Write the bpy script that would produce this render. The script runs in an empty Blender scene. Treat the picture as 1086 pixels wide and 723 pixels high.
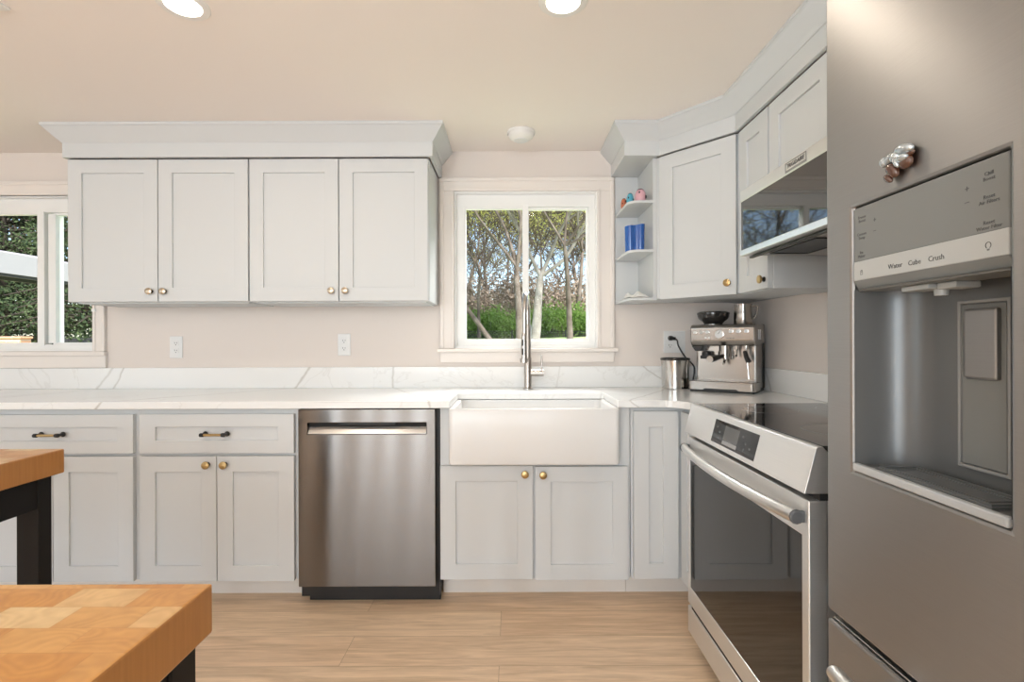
import bpy, bmesh, math, random
from mathutils import Vector, Matrix
PI = math.pi
sc = bpy.context.scene
col = sc.collection

# ------------------------------------------------------------------ camera
EYE = 1.16                       # eye height in metres
FOC = 530.0                      # focal length in pixels of a 1086 px wide frame
cam_d = bpy.data.cameras.new('camera')
cam_d.sensor_width = 36.0
cam_d.lens = 36.0 * FOC / 1086.0
cam_d.clip_start = 0.02
cam_d.clip_end = 400
cam = bpy.data.objects.new('camera', cam_d)
col.objects.link(cam)
cam.location = (0, 0, EYE)
cam.rotation_euler = (PI / 2, math.radians(0.2), 0)
sc.camera = cam

# ------------------------------------------------------------------ light and exposure
vs = sc.view_settings
vs.view_transform = 'Standard'
vs.look = 'None'
vs.exposure = 0.02
vs.gamma = 1.0
vs.use_curve_mapping = False
SKY_STRENGTH = 0.36
world = bpy.data.worlds.new('sky')
sc.world = world
world.use_nodes = True
wn = world.node_tree.nodes
wl = world.node_tree.links
bg = wn['Background']
sky = wn.new('ShaderNodeTexSky')
sky.sky_type = 'NISHITA'
sky.sun_disc = False
sky.sun_elevation = math.radians(48)
sky.sun_rotation = math.radians(120)
sky.air_density = 1.0
sky.dust_density = 1.2
wl.new(sky.outputs[0], bg.inputs[0])
bg.inputs[1].default_value = SKY_STRENGTH

def lamp(name, kind, loc, rot, energy, color=(1, 1, 1), size=None, size_y=None, spread=None):
    d = bpy.data.lights.new(name, kind)
    d.energy = energy
    d.color = color
    if kind == 'AREA':
        d.shape = 'RECTANGLE' if size_y else 'DISK'
        d.size = size
        if size_y: d.size_y = size_y
        if spread: d.spread = math.radians(spread)
    if kind == 'SUN':
        d.angle = math.radians(3)
    o = bpy.data.objects.new(name, d)
    o.location = loc
    o.rotation_euler = rot
    col.objects.link(o)
    return o

lamp('sun', 'SUN', (4, -8, 14), (math.radians(36), 0, math.radians(24)), 10.0, (1.0, 0.95, 0.86))
# added area lamps as daylight fill: patio door, unseen rear window and side window
DAY = (0.82, 0.915, 1.0)
for x_, w_ in ((-2.76, 0.13), (-2.26, 0.10), (-1.88, 0.12), (-1.45, 0.13), (-1.02, 0.16)):
    lamp('patio_daylight', 'AREA', (x_, -3.42, 1.05), (PI / 2 - 0.06, 0, 0), 148 * w_, DAY, w_, 1.95)
lamp('rear_window_fill', 'AREA', (0.2, -3.42, 1.5), (PI / 2 + 0.05, 0, 0), 20, (0.93, 0.97, 1.0), 1.3, 1.2)
lamp('side_window_fill', 'AREA', (-4.42, -0.6, 1.4), (PI / 2 + 0.1, 0, -PI / 2), 14, DAY, 2.2, 1.4)
lamp('sink_window_skylight', 'AREA', (0.75, 3.5, 2.85), (-math.radians(46), 0, math.radians(-24)), 240, (1.0, 0.985, 0.95), 1.9, 0.9)
# added fill lamps, no real source: one lights the ceiling, one the rear wall
lamp('rear_wall_fill', 'AREA', (-0.9, -1.3, 1.5), (-PI / 2 - 0.35, 0, 0), 38, (0.82, 0.91, 1.0), 2.0, 1.0)
lamp('ceiling_fill', 'AREA', (-0.25, -0.1, 1.82), (PI - 0.55, 0, 0), 12, (0.88, 0.94, 1.0), 1.4, 0.8)

# ------------------------------------------------------------------ materials
def mat(name, base=(0.8, 0.8, 0.8), rough=0.5, metal=0.0, spec=0.5, coat=0.0, emit=None, emit_s=0.0, aniso=0.0):
    m = bpy.data.materials.new(name)
    m.use_nodes = True
    b = m.node_tree.nodes['Principled BSDF']
    b.inputs['Base Color'].default_value = (*base, 1)
    b.inputs['Roughness'].default_value = rough
    b.inputs['Metallic'].default_value = metal
    b.inputs['Specular IOR Level'].default_value = spec
    b.inputs['Coat Weight'].default_value = coat
    if emit:
        b.inputs['Emission Color'].default_value = (*emit, 1)
        b.inputs['Emission Strength'].default_value = emit_s
    if aniso:
        b.inputs['Anisotropic Rotation'].default_value = 0.25
        b.inputs['Anisotropic'].default_value = aniso
    return m

class NT:
    """small helper for wiring shader nodes"""
    def __init__(s, m):
        s.m = m; s.t = m.node_tree; s.n = s.t.nodes; s.b = s.n['Principled BSDF']
    def new(s, typ, **kw):
        n = s.n.new(typ)
        for k, v in kw.items(): setattr(n, k, v)
        return n
    def link(s, a, b): s.t.links.new(a, b)
    def math(s, op, a, b=None, clamp=False):
        n = s.new('ShaderNodeMath', operation=op, use_clamp=clamp)
        for i, v in enumerate((a, b)):
            if v is None: continue
            if isinstance(v, (int, float)): n.inputs[i].default_value = v
            else: s.link(v, n.inputs[i])
        return n.outputs[0]
    def pos(s): return s.new('ShaderNodeNewGeometry').outputs['Position']
    def obj(s): return s.new('ShaderNodeTexCoord').outputs['Object']
    def mapping(s, vec, scale=(1, 1, 1), loc=(0, 0, 0), rot=(0, 0, 0)):
        n = s.new('ShaderNodeMapping')
        s.link(vec, n.inputs[0])
        n.inputs['Location'].default_value = loc
        n.inputs['Rotation'].default_value = rot
        n.inputs['Scale'].default_value = scale
        return n.outputs[0]
    def noise(s, vec, scale, detail=3, rough=0.5, dist=0.0):
        n = s.new('ShaderNodeTexNoise')
        if vec is not None: s.link(vec, n.inputs['Vector'])
        n.inputs['Scale'].default_value = scale
        n.inputs['Detail'].default_value = detail
        n.inputs['Roughness'].default_value = rough
        n.inputs['Distortion'].default_value = dist
        return n.outputs[0]
    def ramp(s, fac, stops):
        n = s.new('ShaderNodeValToRGB')
        s.link(fac, n.inputs[0])
        e = n.color_ramp.elements
        while len(e) < len(stops): e.new(0.5)
        for i, (p, c) in enumerate(stops):
            e[i].position = p
            e[i].color = (*c, 1) if len(c) == 3 else c
        return n.outputs[0]
    def mix(s, fac, a, b, blend='MIX'):
        n = s.new('ShaderNodeMix', data_type='RGBA', blend_type=blend)
        if isinstance(fac, (int, float)): n.inputs[0].default_value = fac
        else: s.link(fac, n.inputs[0])
        for i, v in ((6, a), (7, b)):
            if isinstance(v, tuple): n.inputs[i].default_value = (*v, 1)
            else: s.link(v, n.inputs[i])
        return n.outputs[2]
    def bump(s, h, strength=0.2, dist=0.002):
        n = s.new('ShaderNodeBump')
        n.inputs['Strength'].default_value = strength
        n.inputs['Distance'].default_value = dist
        s.link(h, n.inputs['Height'])
        s.link(n.outputs[0], s.b.inputs['Normal'])

M = {}
M['wall'] = mat('wall_paint', (0.78, 0.715, 0.665), 0.85, spec=0.2)
M['ceiling'] = mat('ceiling_paint', (0.94, 0.872, 0.815), 0.9, spec=0.15)
for k in ('wall', 'ceiling'):
    t = NT(M[k]); t.bump(t.noise(t.pos(), 260, 4), 0.06, 0.001)
M['trim'] = mat('trim_paint', (0.83, 0.775, 0.725), 0.4, spec=0.35)
M['cabinet'] = mat('cabinet_paint', (0.64, 0.657, 0.66), 0.5, spec=0.3)
M['cabinet_in'] = mat('cabinet_interior', (0.70, 0.66, 0.60), 0.6)
M['vinyl'] = mat('white_vinyl', (0.88, 0.88, 0.86), 0.35)
M['fireclay'] = mat('white_fireclay', (0.80, 0.795, 0.78), 0.22, spec=0.4)
M['plastic_white'] = mat('white_plastic', (0.80, 0.80, 0.79), 0.35)
M['plastic_grey'] = mat('grey_plastic', (0.30, 0.30, 0.29), 0.35)
M['panel_grey'] = mat('dispenser_panel_grey', (0.215, 0.22, 0.212), 0.42, spec=0.3)
M['strip_grey'] = mat('dispenser_strip_grey', (0.46, 0.47, 0.455), 0.35)
M['cavity_grey'] = mat('dispenser_cavity_grey', (0.155, 0.16, 0.16), 0.32, metal=0.3)
M['ink'] = mat('dark_print', (0.09, 0.09, 0.09), 0.6)
M['black'] = mat('black_plastic', (0.012, 0.012, 0.012), 0.4)
M['black_paint'] = mat('black_painted_wood', (0.008, 0.007, 0.0065), 0.5, spec=0.25)
M['dark_gap'] = mat('dark_cavity', (0.015, 0.014, 0.013), 0.8)
M['brass'] = mat('brushed_brass', (0.50, 0.36, 0.17), 0.3, metal=1)
M['brass_sheen'] = mat('sheen_brass', (0.56, 0.48, 0.37), 0.28, metal=1)  # brass lightened: reflected sheen of the left wall cabinet knobs put into the colour
M['chrome'] = mat('polished_steel', (0.56, 0.54, 0.515), 0.15, metal=1)
M['nickel'] = mat('brushed_nickel', (0.52, 0.49, 0.46), 0.27, metal=1)
M['glass_black'] = mat('black_glass', (0.010, 0.010, 0.011), 0.05, spec=0.35)
M['glass_oven'] = mat('oven_glass', (0.010, 0.009, 0.008), 0.04, spec=0.6)
M['cooktop_glass'] = mat('cooktop_glass', (0.010, 0.010, 0.010), 0.07, spec=0.5)
M['glass_mw'] = mat('mirrored_dark_glass', (0.135, 0.133, 0.13), 0.03, metal=1)
M['smoke'] = mat('smoked_plastic', (0.022, 0.020, 0.018), 0.15, coat=0.4)
M['screen_grey'] = mat('screen_grey', (0.10, 0.10, 0.10), 0.1)
M['screen_light'] = mat('screen_light', (0.30, 0.30, 0.30), 0.15)
M['blue'] = mat('blue_gloss', (0.015, 0.11, 0.42), 0.18, coat=0.5)
M['pink'] = mat('pink_paint', (0.70, 0.40, 0.45), 0.4)
M['sky_blue'] = mat('light_blue_paint', (0.10, 0.42, 0.55), 0.4)
M['orange'] = mat('orange_paint', (0.55, 0.16, 0.08), 0.4)
M['cloth'] = mat('white_cloth', (0.86, 0.85, 0.81), 0.9)
M['glaze_brown'] = mat('brown_glaze', (0.10, 0.045, 0.028), 0.12, coat=0.6)
M['glaze_silver'] = mat('silver_blue_glaze', (0.50, 0.55, 0.57), 0.16, metal=0.7)
M['lens'] = mat('lit_lens', (0.9, 0.9, 0.9), 0.5, emit=(1.0, 0.93, 0.82), emit_s=14)
M['lamp_trim'] = mat('lamp_trim_white', (0.88, 0.86, 0.83), 0.5)
M['toe'] = mat('toe_kick_paint', (0.80, 0.755, 0.70), 0.5)
M['lip_grey'] = mat('pale_grey_plastic', (0.45, 0.46, 0.46), 0.3)
M['cap_grey'] = mat('end_cap_grey', (0.10, 0.105, 0.11), 0.4)
M['steel_side'] = mat('grey_painted_steel', (0.42, 0.415, 0.40), 0.4, metal=0.4)

def steel(name, base, rough, aniso, metal=1.0, bump=0.05):
    m = mat(name, base, rough, metal=metal, aniso=aniso)
    t = NT(m)
    tg = t.new('ShaderNodeVectorMath', operation='CROSS_PRODUCT')
    tg.inputs[0].default_value = (0, 0.02, 1)
    t.link(t.new('ShaderNodeNewGeometry').outputs['True Normal'], tg.inputs[1])
    t.link(tg.outputs[0], t.b.inputs['Tangent'])
    n = t.noise(t.mapping(t.obj(), (6, 6, 900)), 1.0, 3, 0.6)
    c = t.mix(n, tuple(x * 0.93 for x in base), tuple(min(1, x * 1.06) for x in base))
    t.link(c, t.b.inputs['Base Color'])
    if bump: t.bump(n, bump, 0.0004)
    return m
M['steel'] = steel('brushed_steel', (0.205, 0.190, 0.177), 0.20, 0.99, bump=0.0)
M['steel_fridge'] = steel('fridge_steel', (0.40, 0.392, 0.384), 0.42, 0.8)
M['steel_range'] = steel('range_steel', (0.74, 0.735, 0.72), 0.32, 0.6, metal=0.75)
M['steel_light'] = steel('pale_brushed_steel', (0.80, 0.79, 0.77), 0.33, 0.4)
M['steel_coffee'] = steel('coffee_machine_steel', (0.44, 0.41, 0.38), 0.24, 0.4)

def glass_pane():
    m = bpy.data.materials.new('window_glass')
    m.use_nodes = True
    n = m.node_tree.nodes; l = m.node_tree.links
    n.remove(n['Principled BSDF'])
    tr = n.new('ShaderNodeBsdfTransparent'); gl = n.new('ShaderNodeBsdfGlossy'); mx = n.new('ShaderNodeMixShader')
    gl.inputs['Roughness'].default_value = 0.02
    fr = n.new('ShaderNodeFresnel'); fr.inputs[0].default_value = 1.08
    l.new(fr.outputs[0], mx.inputs[0]); l.new(tr.outputs[0], mx.inputs[1]); l.new(gl.outputs[0], mx.inputs[2])
    l.new(mx.outputs[0], n['Material Output'].inputs[0])
    return m
M['pane'] = glass_pane()

def quartz():
    m = mat('white_veined_quartz', (0.86, 0.865, 0.855), 0.18, spec=0.5)
    t = NT(m)
    p = t.pos()
    w = t.noise(p, 5.0, 4, 0.6)
    soft = t.noise(t.mapping(p, (1.0, 1.0, 1.0), rot=(0.3, 0.5, 0.6)), 2.1, 5, 0.62, 0.8)
    d = t.math('ABSOLUTE', t.math('SUBTRACT', soft, 0.5))
    fine = t.math('SUBTRACT', 1.0, t.math('MULTIPLY', d, 75.0), clamp=True)
    gate = t.math('GREATER_THAN', t.noise(p, 1.3, 1), 0.50)
    fine = t.math('MULTIPLY', t.math('MULTIPLY', fine, gate), 0.13)
    sx = t.new('ShaderNodeSeparateXYZ'); t.link(p, sx.inputs[0])
    X, Y, Z = sx.outputs
    wob = t.math('MULTIPLY', t.math('SUBTRACT', w, 0.5), 0.07)
    total = fine
    # bold veins: where they start on the counter line, their lean on the splash and their run over the worktop
    for x0, lean, run, width, amt in ((-2.325, 0.72, -0.35, 0.012, 0.55), (-2.24, 0.62, -0.40, 0.010, 0.7), (-1.215, 0.70, -0.9, 0.011, 0.75),
                                     (-0.665, 0.05, 0.5, 0.008, 0.6), (0.245, 0.15, 0.7, 0.007, 0.35), (0.90, -1.4, -0.62, 0.010, 0.6), (1.12, 0.4, 0.75, 0.010, 0.55)):
        v = t.math('SUBTRACT', X, x0)
        v = t.math('SUBTRACT', v, t.math('MULTIPLY', t.math('SUBTRACT', Z, 0.90), lean))
        v = t.math('ADD', v, t.math('MULTIPLY', t.math('SUBTRACT', Y, 2.80), run))
        v = t.math('ADD', v, wob)
        k = t.math('SUBTRACT', 1.0, t.math('DIVIDE', t.math('ABSOLUTE', v), width), clamp=True)
        total = t.math('MAXIMUM', total, t.math('MULTIPLY', k, t.math('MULTIPLY', amt, t.math('ADD', 0.25, w))))
    c = t.mix(total, (0.86, 0.865, 0.855), (0.40, 0.37, 0.32))
    t.link(c, t.b.inputs['Base Color'])
    return m
M['quartz'] = quartz()

def plank_floor():
    m = mat('oak_planks', (0.6, 0.42, 0.26), 0.36, spec=0.4)
    t = NT(m)
    p = t.pos()
    br = t.new('ShaderNodeTexBrick')
    t.link(t.mapping(p, (1, 1, 1), loc=(0.05, 0.035, 0)), br.inputs['Vector'])
    br.offset = 0.37
    br.inputs['Color1'].default_value = (0, 0, 0, 1); br.inputs['Color2'].default_value = (1, 1, 1, 1); br.inputs['Mortar'].default_value = (0.5, 0.5, 0.5, 1)
    br.inputs['Scale'].default_value = 1; br.inputs['Mortar Size'].default_value = 0.0011; br.inputs['Mortar Smooth'].default_value = 0.3
    br.inputs['Brick Width'].default_value = 1.55; br.inputs['Row Height'].default_value = 0.182
    tone = t.mix(br.outputs['Color'], (0.80, 0.59, 0.40), (0.90, 0.71, 0.505))
    gv = t.new('ShaderNodeVectorMath', operation='ADD')
    off = t.new('ShaderNodeCombineXYZ'); t.link(t.math('MULTIPLY', br.outputs['Color'], 7.3), off.inputs[0]); t.link(t.math('MULTIPLY', br.outputs['Color'], 3.1), off.inputs[2])
    t.link(p, gv.inputs[0]); t.link(off.outputs[0], gv.inputs[1])
    g1 = t.noise(t.mapping(gv.outputs[0], (2.0, 26, 1)), 1.0, 5, 0.6, 1.3)
    g2 = t.noise(t.mapping(gv.outputs[0], (9, 240, 1)), 1.0, 3, 0.6)
    c = t.mix(t.ramp(g1, [(0.36, (0, 0, 0)), (0.66, (1, 1, 1))]), (0.80, 0.755, 0.70), (1.06, 1.05, 1.05))
    c = t.mix(1.0, tone, c, 'MULTIPLY')
    c = t.mix(0.30, c, t.mix(1.0, c, t.ramp(g2, [(0.30, (0.55, 0.5, 0.45)), (0.55, (1, 1, 1))]), 'MULTIPLY'))
    knot = t.noise(t.mapping(gv.outputs[0], (3.2, 9, 1)), 1.0, 1)
    c = t.mix(t.ramp(knot, [(0.79, (0, 0, 0)), (0.84, (0.6, 0.6, 0.6))]), c, (0.22, 0.12, 0.06))
    c = t.mix(t.math('MULTIPLY', br.outputs['Fac'], 0.65), c, (0.28, 0.17, 0.09))
    t.link(c, t.b.inputs['Base Color'])
    t.bump(g2, 0.08, 0.001)
    return m
M['floor'] = plank_floor()

def butcher(name, side=False):
    m = mat(name, (0.6, 0.33, 0.12), 0.30, spec=0.45)
    t = NT(m)
    p = t.obj()
    br = t.new('ShaderNodeTexBrick')
    if side: v = t.mapping(p, (1, 1, 0), rot=(0, 0, PI / 2))
    else: v = p
    sxyz = None
    if side:
        sep = t.new('ShaderNodeSeparateXYZ'); t.link(p, sep.inputs[0])
        cmb = t.new('ShaderNodeCombineXYZ')
        t.link(t.math('ADD', sep.outputs[0], sep.outputs[1]), cmb.inputs[0])
        v = cmb.outputs[0]
    t.link(v, br.inputs['Vector'])
    br.offset = 0.43
    br.offset_frequency = 2
    br.inputs['Color1'].default_value = (0, 0, 0, 1); br.inputs['Color2'].default_value = (1, 1, 1, 1); br.inputs['Mortar'].default_value = (0.5, 0.5, 0.5, 1)
    br.inputs['Scale'].default_value = 1; br.inputs['Mortar Size'].default_value = 0.0002
    br.inputs['Brick Width'].default_value = 0.042 if side else 0.082; br.inputs['Row Height'].default_value = 0.5 if side else 0.042
    if side: tone = t.mix(br.outputs['Color'], (0.60, 0.275, 0.075), (0.74, 0.375, 0.12))
    else: tone = t.ramp(br.outputs['Color'], [(0.0, (0.55, 0.25, 0.062)), (0.4, (0.60, 0.305, 0.09)), (0.75, (0.64, 0.37, 0.135)), (1.0, (0.69, 0.49, 0.25))])
    off = t.new('ShaderNodeCombineXYZ'); t.link(t.math('MULTIPLY', br.outputs['Color'], 39.0), off.inputs[0]); t.link(t.math('MULTIPLY', br.outputs['Color'], 25.0), off.inputs[1])
    gv = t.new('ShaderNodeVectorMath', operation='ADD'); t.link(p, gv.inputs[0]); t.link(off.outputs[0], gv.inputs[1])
    if side:
        g = t.noise(t.mapping(gv.outputs[0], (160, 160, 7)), 1.0, 4, 0.6, 0.4)
    else:
        ring = t.math('SINE', t.math('MULTIPLY', t.noise(t.mapping(gv.outputs[0], (1, 1.4, 1)), 10, 1.5), 105.0))
        g = t.math('ADD', t.math('MULTIPLY', t.math('ADD', t.math('MULTIPLY', ring, 0.5), 0.5), 0.16), t.math('MULTIPLY', t.noise(gv.outputs[0], 40, 5), 0.84))
    c = t.mix(1.0, tone, t.ramp(g, [(0.25, (0.84, 0.78, 0.72)), (0.7, (1.06, 1.05, 1.04))]), 'MULTIPLY')
    c = t.mix(t.math('MULTIPLY', br.outputs['Fac'], 0.5), c, (0.25, 0.10, 0.03))
    t.link(c, t.b.inputs['Base Color'])
    return m
M['butcher_top'] = butcher('end_grain_block')
M['butcher_side'] = butcher('block_side_grain', True)

def varied(name, a, b, scale, rough=0.9, transl=0.0):
    m = mat(name, a, rough, spec=0.15)
    t = NT(m)
    c = t.mix(t.ramp(t.noise(t.pos(), scale, 4), [(0.35, (0, 0, 0)), (0.65, (1, 1, 1))]), a, b)
    t.link(c, t.b.inputs['Base Color'])
    if transl:
        tr = t.new('ShaderNodeBsdfTranslucent'); t.link(c, tr.inputs[0])
        mx = t.new('ShaderNodeMixShader'); mx.inputs[0].default_value = transl
        t.link(t.b.outputs[0], mx.inputs[1]); t.link(tr.outputs[0], mx.inputs[2])
        t.link(mx.outputs[0], t.n['Material Output'].inputs[0])
    return m
M['bark'] = varied('bark', (0.11, 0.088, 0.072), (0.22, 0.185, 0.16), 3.0)
M['bark_pale'] = varied('pale_bark', (0.28, 0.255, 0.235), (0.42, 0.385, 0.355), 4.0)
M['leaf_spring'] = varied('spring_leaf', (0.62, 0.62, 0.20), (0.76, 0.75, 0.34), 0.8, transl=0.4)
M['leaf_olive'] = varied('olive_leaf', (0.50, 0.49, 0.20), (0.66, 0.60, 0.32), 0.8, transl=0.3)
M['leaf_green'] = varied('green_leaf', (0.20, 0.33, 0.08), (0.33, 0.46, 0.14), 1.2, transl=0.35)
M['needle'] = varied('evergreen_needles', (0.025, 0.045, 0.025), (0.085, 0.115, 0.05), 2.5)
M['needle_brown'] = varied('browned_needles', (0.09, 0.10, 0.05), (0.26, 0.17, 0.10), 2.5)
M['twig'] = varied('brown_twigs', (0.27, 0.21, 0.165), (0.46, 0.38, 0.31), 1.5)
M['bark_dark'] = mat('dark_bark', (0.05, 0.04, 0.03), 0.9)
M['ground'] = varied('lawn_and_leaf_litter', (0.20, 0.30, 0.11), (0.40, 0.42, 0.26), 1.1)
M['canvas'] = mat('white_canvas', (0.36, 0.35, 0.37), 0.8)
M['fence_black'] = mat('black_fence_wire', (0.03, 0.03, 0.032), 0.6)
def brick_mat():
    m = mat('orange_brick', (0.6, 0.3, 0.18), 0.85)
    t = NT(m)
    br = t.new('ShaderNodeTexBrick'); t.link(t.mapping(t.obj(), (1, 1, 1), rot=(PI / 2, 0, 0)), br.inputs['Vector'])
    br.inputs['Color1'].default_value = (0.70, 0.36, 0.20, 1); br.inputs['Color2'].default_value = (0.78, 0.48, 0.30, 1); br.inputs['Mortar'].default_value = (0.72, 0.62, 0.52, 1)
    br.inputs['Scale'].default_value = 1; br.inputs['Brick Width'].default_value = 0.22; br.inputs['Row Height'].default_value = 0.075; br.inputs['Mortar Size'].default_value = 0.006
    t.link(br.outputs['Color'], t.b.inputs['Base Color'])
    return m
M['brick'] = brick_mat()

# ------------------------------------------------------------------ mesh builder
class MB:
    """collects shapes in one bmesh; org is subtracted from every point so that world coordinates can be given"""
    def __init__(s, org=(0, 0, 0)):
        s.bm = bmesh.new(); s.o = Vector(org); s.mi = 0
    def _fin(s, verts=None, faces=None, smooth=True):
        for f in faces:
            f.material_index = s.mi; f.smooth = smooth
    def v(s, p): return s.bm.verts.new(Vector(p) - s.o)
    def face(s, vs):
        try:
            f = s.bm.faces.new(vs)
        except ValueError:
            return None
        f.material_index = s.mi; f.smooth = True
        return f
    def box(s, x0, x1, y0, y1, z0, z1, bev=0.0, seg=2, rot=None):
        c = Vector(((x0 + x1) / 2, (y0 + y1) / 2, (z0 + z1) / 2)) - s.o
        t = bmesh.new()
        r = bmesh.ops.create_cube(t, size=1.0)
        bmesh.ops.scale(t, vec=(abs(x1 - x0), abs(y1 - y0), abs(z1 - z0)), verts=t.verts)
        if bev:
            bmesh.ops.bevel(t, geom=list(t.edges), offset=bev, segments=seg, profile=0.5, affect='EDGES', clamp_overlap=True)
        mtx = Matrix.Translation(c)
        if rot is not None: mtx = mtx @ rot
        s._merge(t, mtx)
        return s
    def _merge(s, t, mtx=None, smooth=False):
        mp = {}
        for v in t.verts:
            mp[v] = s.bm.verts.new(mtx @ v.co if mtx else v.co)
        for f in t.faces:
            nf = s.bm.faces.new([mp[v] for v in f.verts])
            nf.material_index = s.mi; nf.smooth = smooth
        t.free()
    def prism(s, poly, z0, z1, bev=0.0, axis='z', seg=2):
        """polygon extruded along an axis; poly in the two other axes (x,y), (y,z) or (x,z)"""
        t = bmesh.new()
        def P(a, b, c):
            return {'z': (a, b, c), 'x': (c, a, b), 'y': (a, c, b)}[axis]
        lo = [t.verts.new(P(a, b, z0)) for a, b in poly]
        hi = [t.verts.new(P(a, b, z1)) for a, b in poly]
        n = len(poly)
        t.faces.new(lo[::-1]); t.faces.new(hi)
        for i in range(n):
            t.faces.new((lo[i], lo[(i + 1) % n], hi[(i + 1) % n], hi[i]))
        bmesh.ops.recalc_face_normals(t, faces=t.faces)
        if bev:
            bmesh.ops.bevel(t, geom=list(t.edges), offset=bev, segments=seg, profile=0.5, affect='EDGES', clamp_overlap=True)
        s._merge(t, Matrix.Translation(-s.o))
        return s
    def lathe(s, prof, c=(0, 0, 0), n=24, axis=(0, 0, 1), cap=True):
        """profile of (radius, height) turned round an axis through c"""
        q = Vector((0, 0, 1)).rotation_difference(Vector(axis)).to_matrix()
        c = Vector(c) - s.o
        rings = []
        for r, h in prof:
            if r < 1e-6:
                rings.append([s.bm.verts.new(c + q @ Vector((0, 0, h)))])
            else:
                rings.append([s.bm.verts.new(c + q @ Vector((r * math.cos(2 * PI * k / n), r * math.sin(2 * PI * k / n), h))) for k in range(n)])
        for a, b in zip(rings, rings[1:]):
            for k in range(n):
                k2 = (k + 1) % n
                if len(a) == 1 and len(b) == 1: continue
                if len(a) == 1: s.face((a[0], b[k2], b[k]))
                elif len(b) == 1: s.face((a[k], a[k2], b[0]))
                else: s.face((a[k], a[k2], b[k2], b[k]))
        if cap:
            if len(rings[0]) > 1: s.face(rings[0][::-1])
            if len(rings[-1]) > 1: s.face(rings[-1])
        return s
    def tube(s, pts, rad, n=12, cap=True, flat=1.0):
        """round bar through points; rad a number or one per point"""
        pts = [Vector(p) - s.o for p in pts]
        R = rad if isinstance(rad, (list, tuple)) else [rad] * len(pts)
        up = Vector((0, 0, 1))
        rings = []; side = None
        for i, p in enumerate(pts):
            if i == 0: d = pts[1] - p
            elif i == len(pts) - 1: d = p - pts[i - 1]
            else: d = (pts[i + 1] - p).normalized() + (p - pts[i - 1]).normalized()
            d.normalize()
            if side is None:
                side = d.cross(up)
                if side.length < 1e-3: side = d.cross(Vector((0, 1, 0)))
            side = (side - d * side.dot(d)).normalized()
            w = d.cross(side)
            rings.append([s.bm.verts.new(p + (side * math.cos(2 * PI * k / n) * flat + w * math.sin(2 * PI * k / n)) * R[i]) for k in range(n)])
        for a, b in zip(rings, rings[1:]):
            for k in range(n):
                k2 = (k + 1) % n
                s.face((a[k], a[k2], b[k2], b[k]))
        if cap:
            s.face(rings[0][::-1]); s.face(rings[-1])
        return s
    def ball(s, c, r, sub=3, sc_=(1, 1, 1), rot=None):
        t = bmesh.new()
        bmesh.ops.create_icosphere(t, subdivisions=sub, radius=r)
        bmesh.ops.scale(t, vec=sc_, verts=t.verts)
        m = Matrix.Translation(Vector(c) - s.o)
        if rot is not None: m = m @ rot
        s._merge(t, m, True)
        return s
    def quad(s, a, b, c, d):
        s.face([s.v(p) for p in (a, b, c, d)]); return s
    def ring_plate(s, outer, inner, y0, y1, axis='y', bev=0.0):
        """rectangular plate with a rectangular hole. outer/inner = (a0, a1, b0, b1) in the plane across the axis"""
        def P(a, b, c):
            return {'z': (a, b, c), 'x': (c, a, b), 'y': (a, c, b)}[axis]
        def loop(r, c):
            a0, a1, b0, b1 = r
            return [(a0, b0), (a1, b0), (a1, b1), (a0, b1)]
        t = bmesh.new()
        L = {}
        for k, r in (('o', outer), ('i', inner)):
            for c in (0, 1):
                L[k, c] = [t.verts.new(P(a, b, (y0, y1)[c])) for a, b in loop(r, c)]
        for i in range(4):
            j = (i + 1) % 4
            for c in (0, 1):
                t.faces.new((L['o', c][i], L['o', c][j], L['i', c][j], L['i', c][i]))
            for k in 'oi':
                t.faces.new((L[k, 0][i], L[k, 0][j], L[k, 1][j], L[k, 1][i]))
        bmesh.ops.recalc_face_normals(t, faces=t.faces)
        if bev:
            eds = [e for e in t.edges if len(e.link_faces) == 2 and e.calc_face_angle(0) > 0.5]
            bmesh.ops.bevel(t, geom=eds, offset=bev, segments=2, profile=0.5, affect='EDGES', clamp_overlap=True)
        s._merge(t, Matrix.Translation(-s.o))
        return s
    def sweep(s, path, prof, closed=False):
        """profile (offset, z) swept along a level path with mitred corners; offset to the right-hand side of travel"""
        pts = [Vector((p[0], p[1], 0)) for p in path]
        nr = []
        for a, b in zip(pts, pts[1:]):
            d = (b - a).normalized(); nr.append(Vector((d.y, -d.x, 0)))
        rows = []
        for i, p in enumerate(pts):
            if i == 0: m = nr[0]
            elif i == len(pts) - 1: m = nr[-1]
            else: m = (nr[i - 1] + nr[i]) / (1 + nr[i - 1].dot(nr[i]))
            rows.append([s.v(p + m * o + Vector((0, 0, z))) for o, z in prof])
        for a, b in zip(rows, rows[1:]):
            k = len(prof)
            for j in range(k):
                j2 = (j + 1) % k
                f = s.face((a[j], a[j2], b[j2], b[j]))
        s.face(rows[0]); s.face(rows[-1][::-1])
        bmesh.ops.recalc_face_normals(s.bm, faces=s.bm.faces)
        return s
    def build(s, name, mats, parent=None, angle=35, recalc=False):
        if recalc: bmesh.ops.recalc_face_normals(s.bm, faces=s.bm.faces)
        me = bpy.data.meshes.new(name)
        s.bm.to_mesh(me); s.bm.free()
        if not isinstance(mats, (list, tuple)): mats = [mats]
        for m in mats: me.materials.append(M[m] if isinstance(m, str) else m)
        if angle is not None:
            flags = [p.use_smooth for p in me.polygons]
            me.set_sharp_from_angle(angle=math.radians(angle))
            me.polygons.foreach_set('use_smooth', flags)
            me.update()
        o = bpy.data.objects.new(name, me)
        col.objects.link(o)
        if parent is not None: o.parent = parent
        return o

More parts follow.
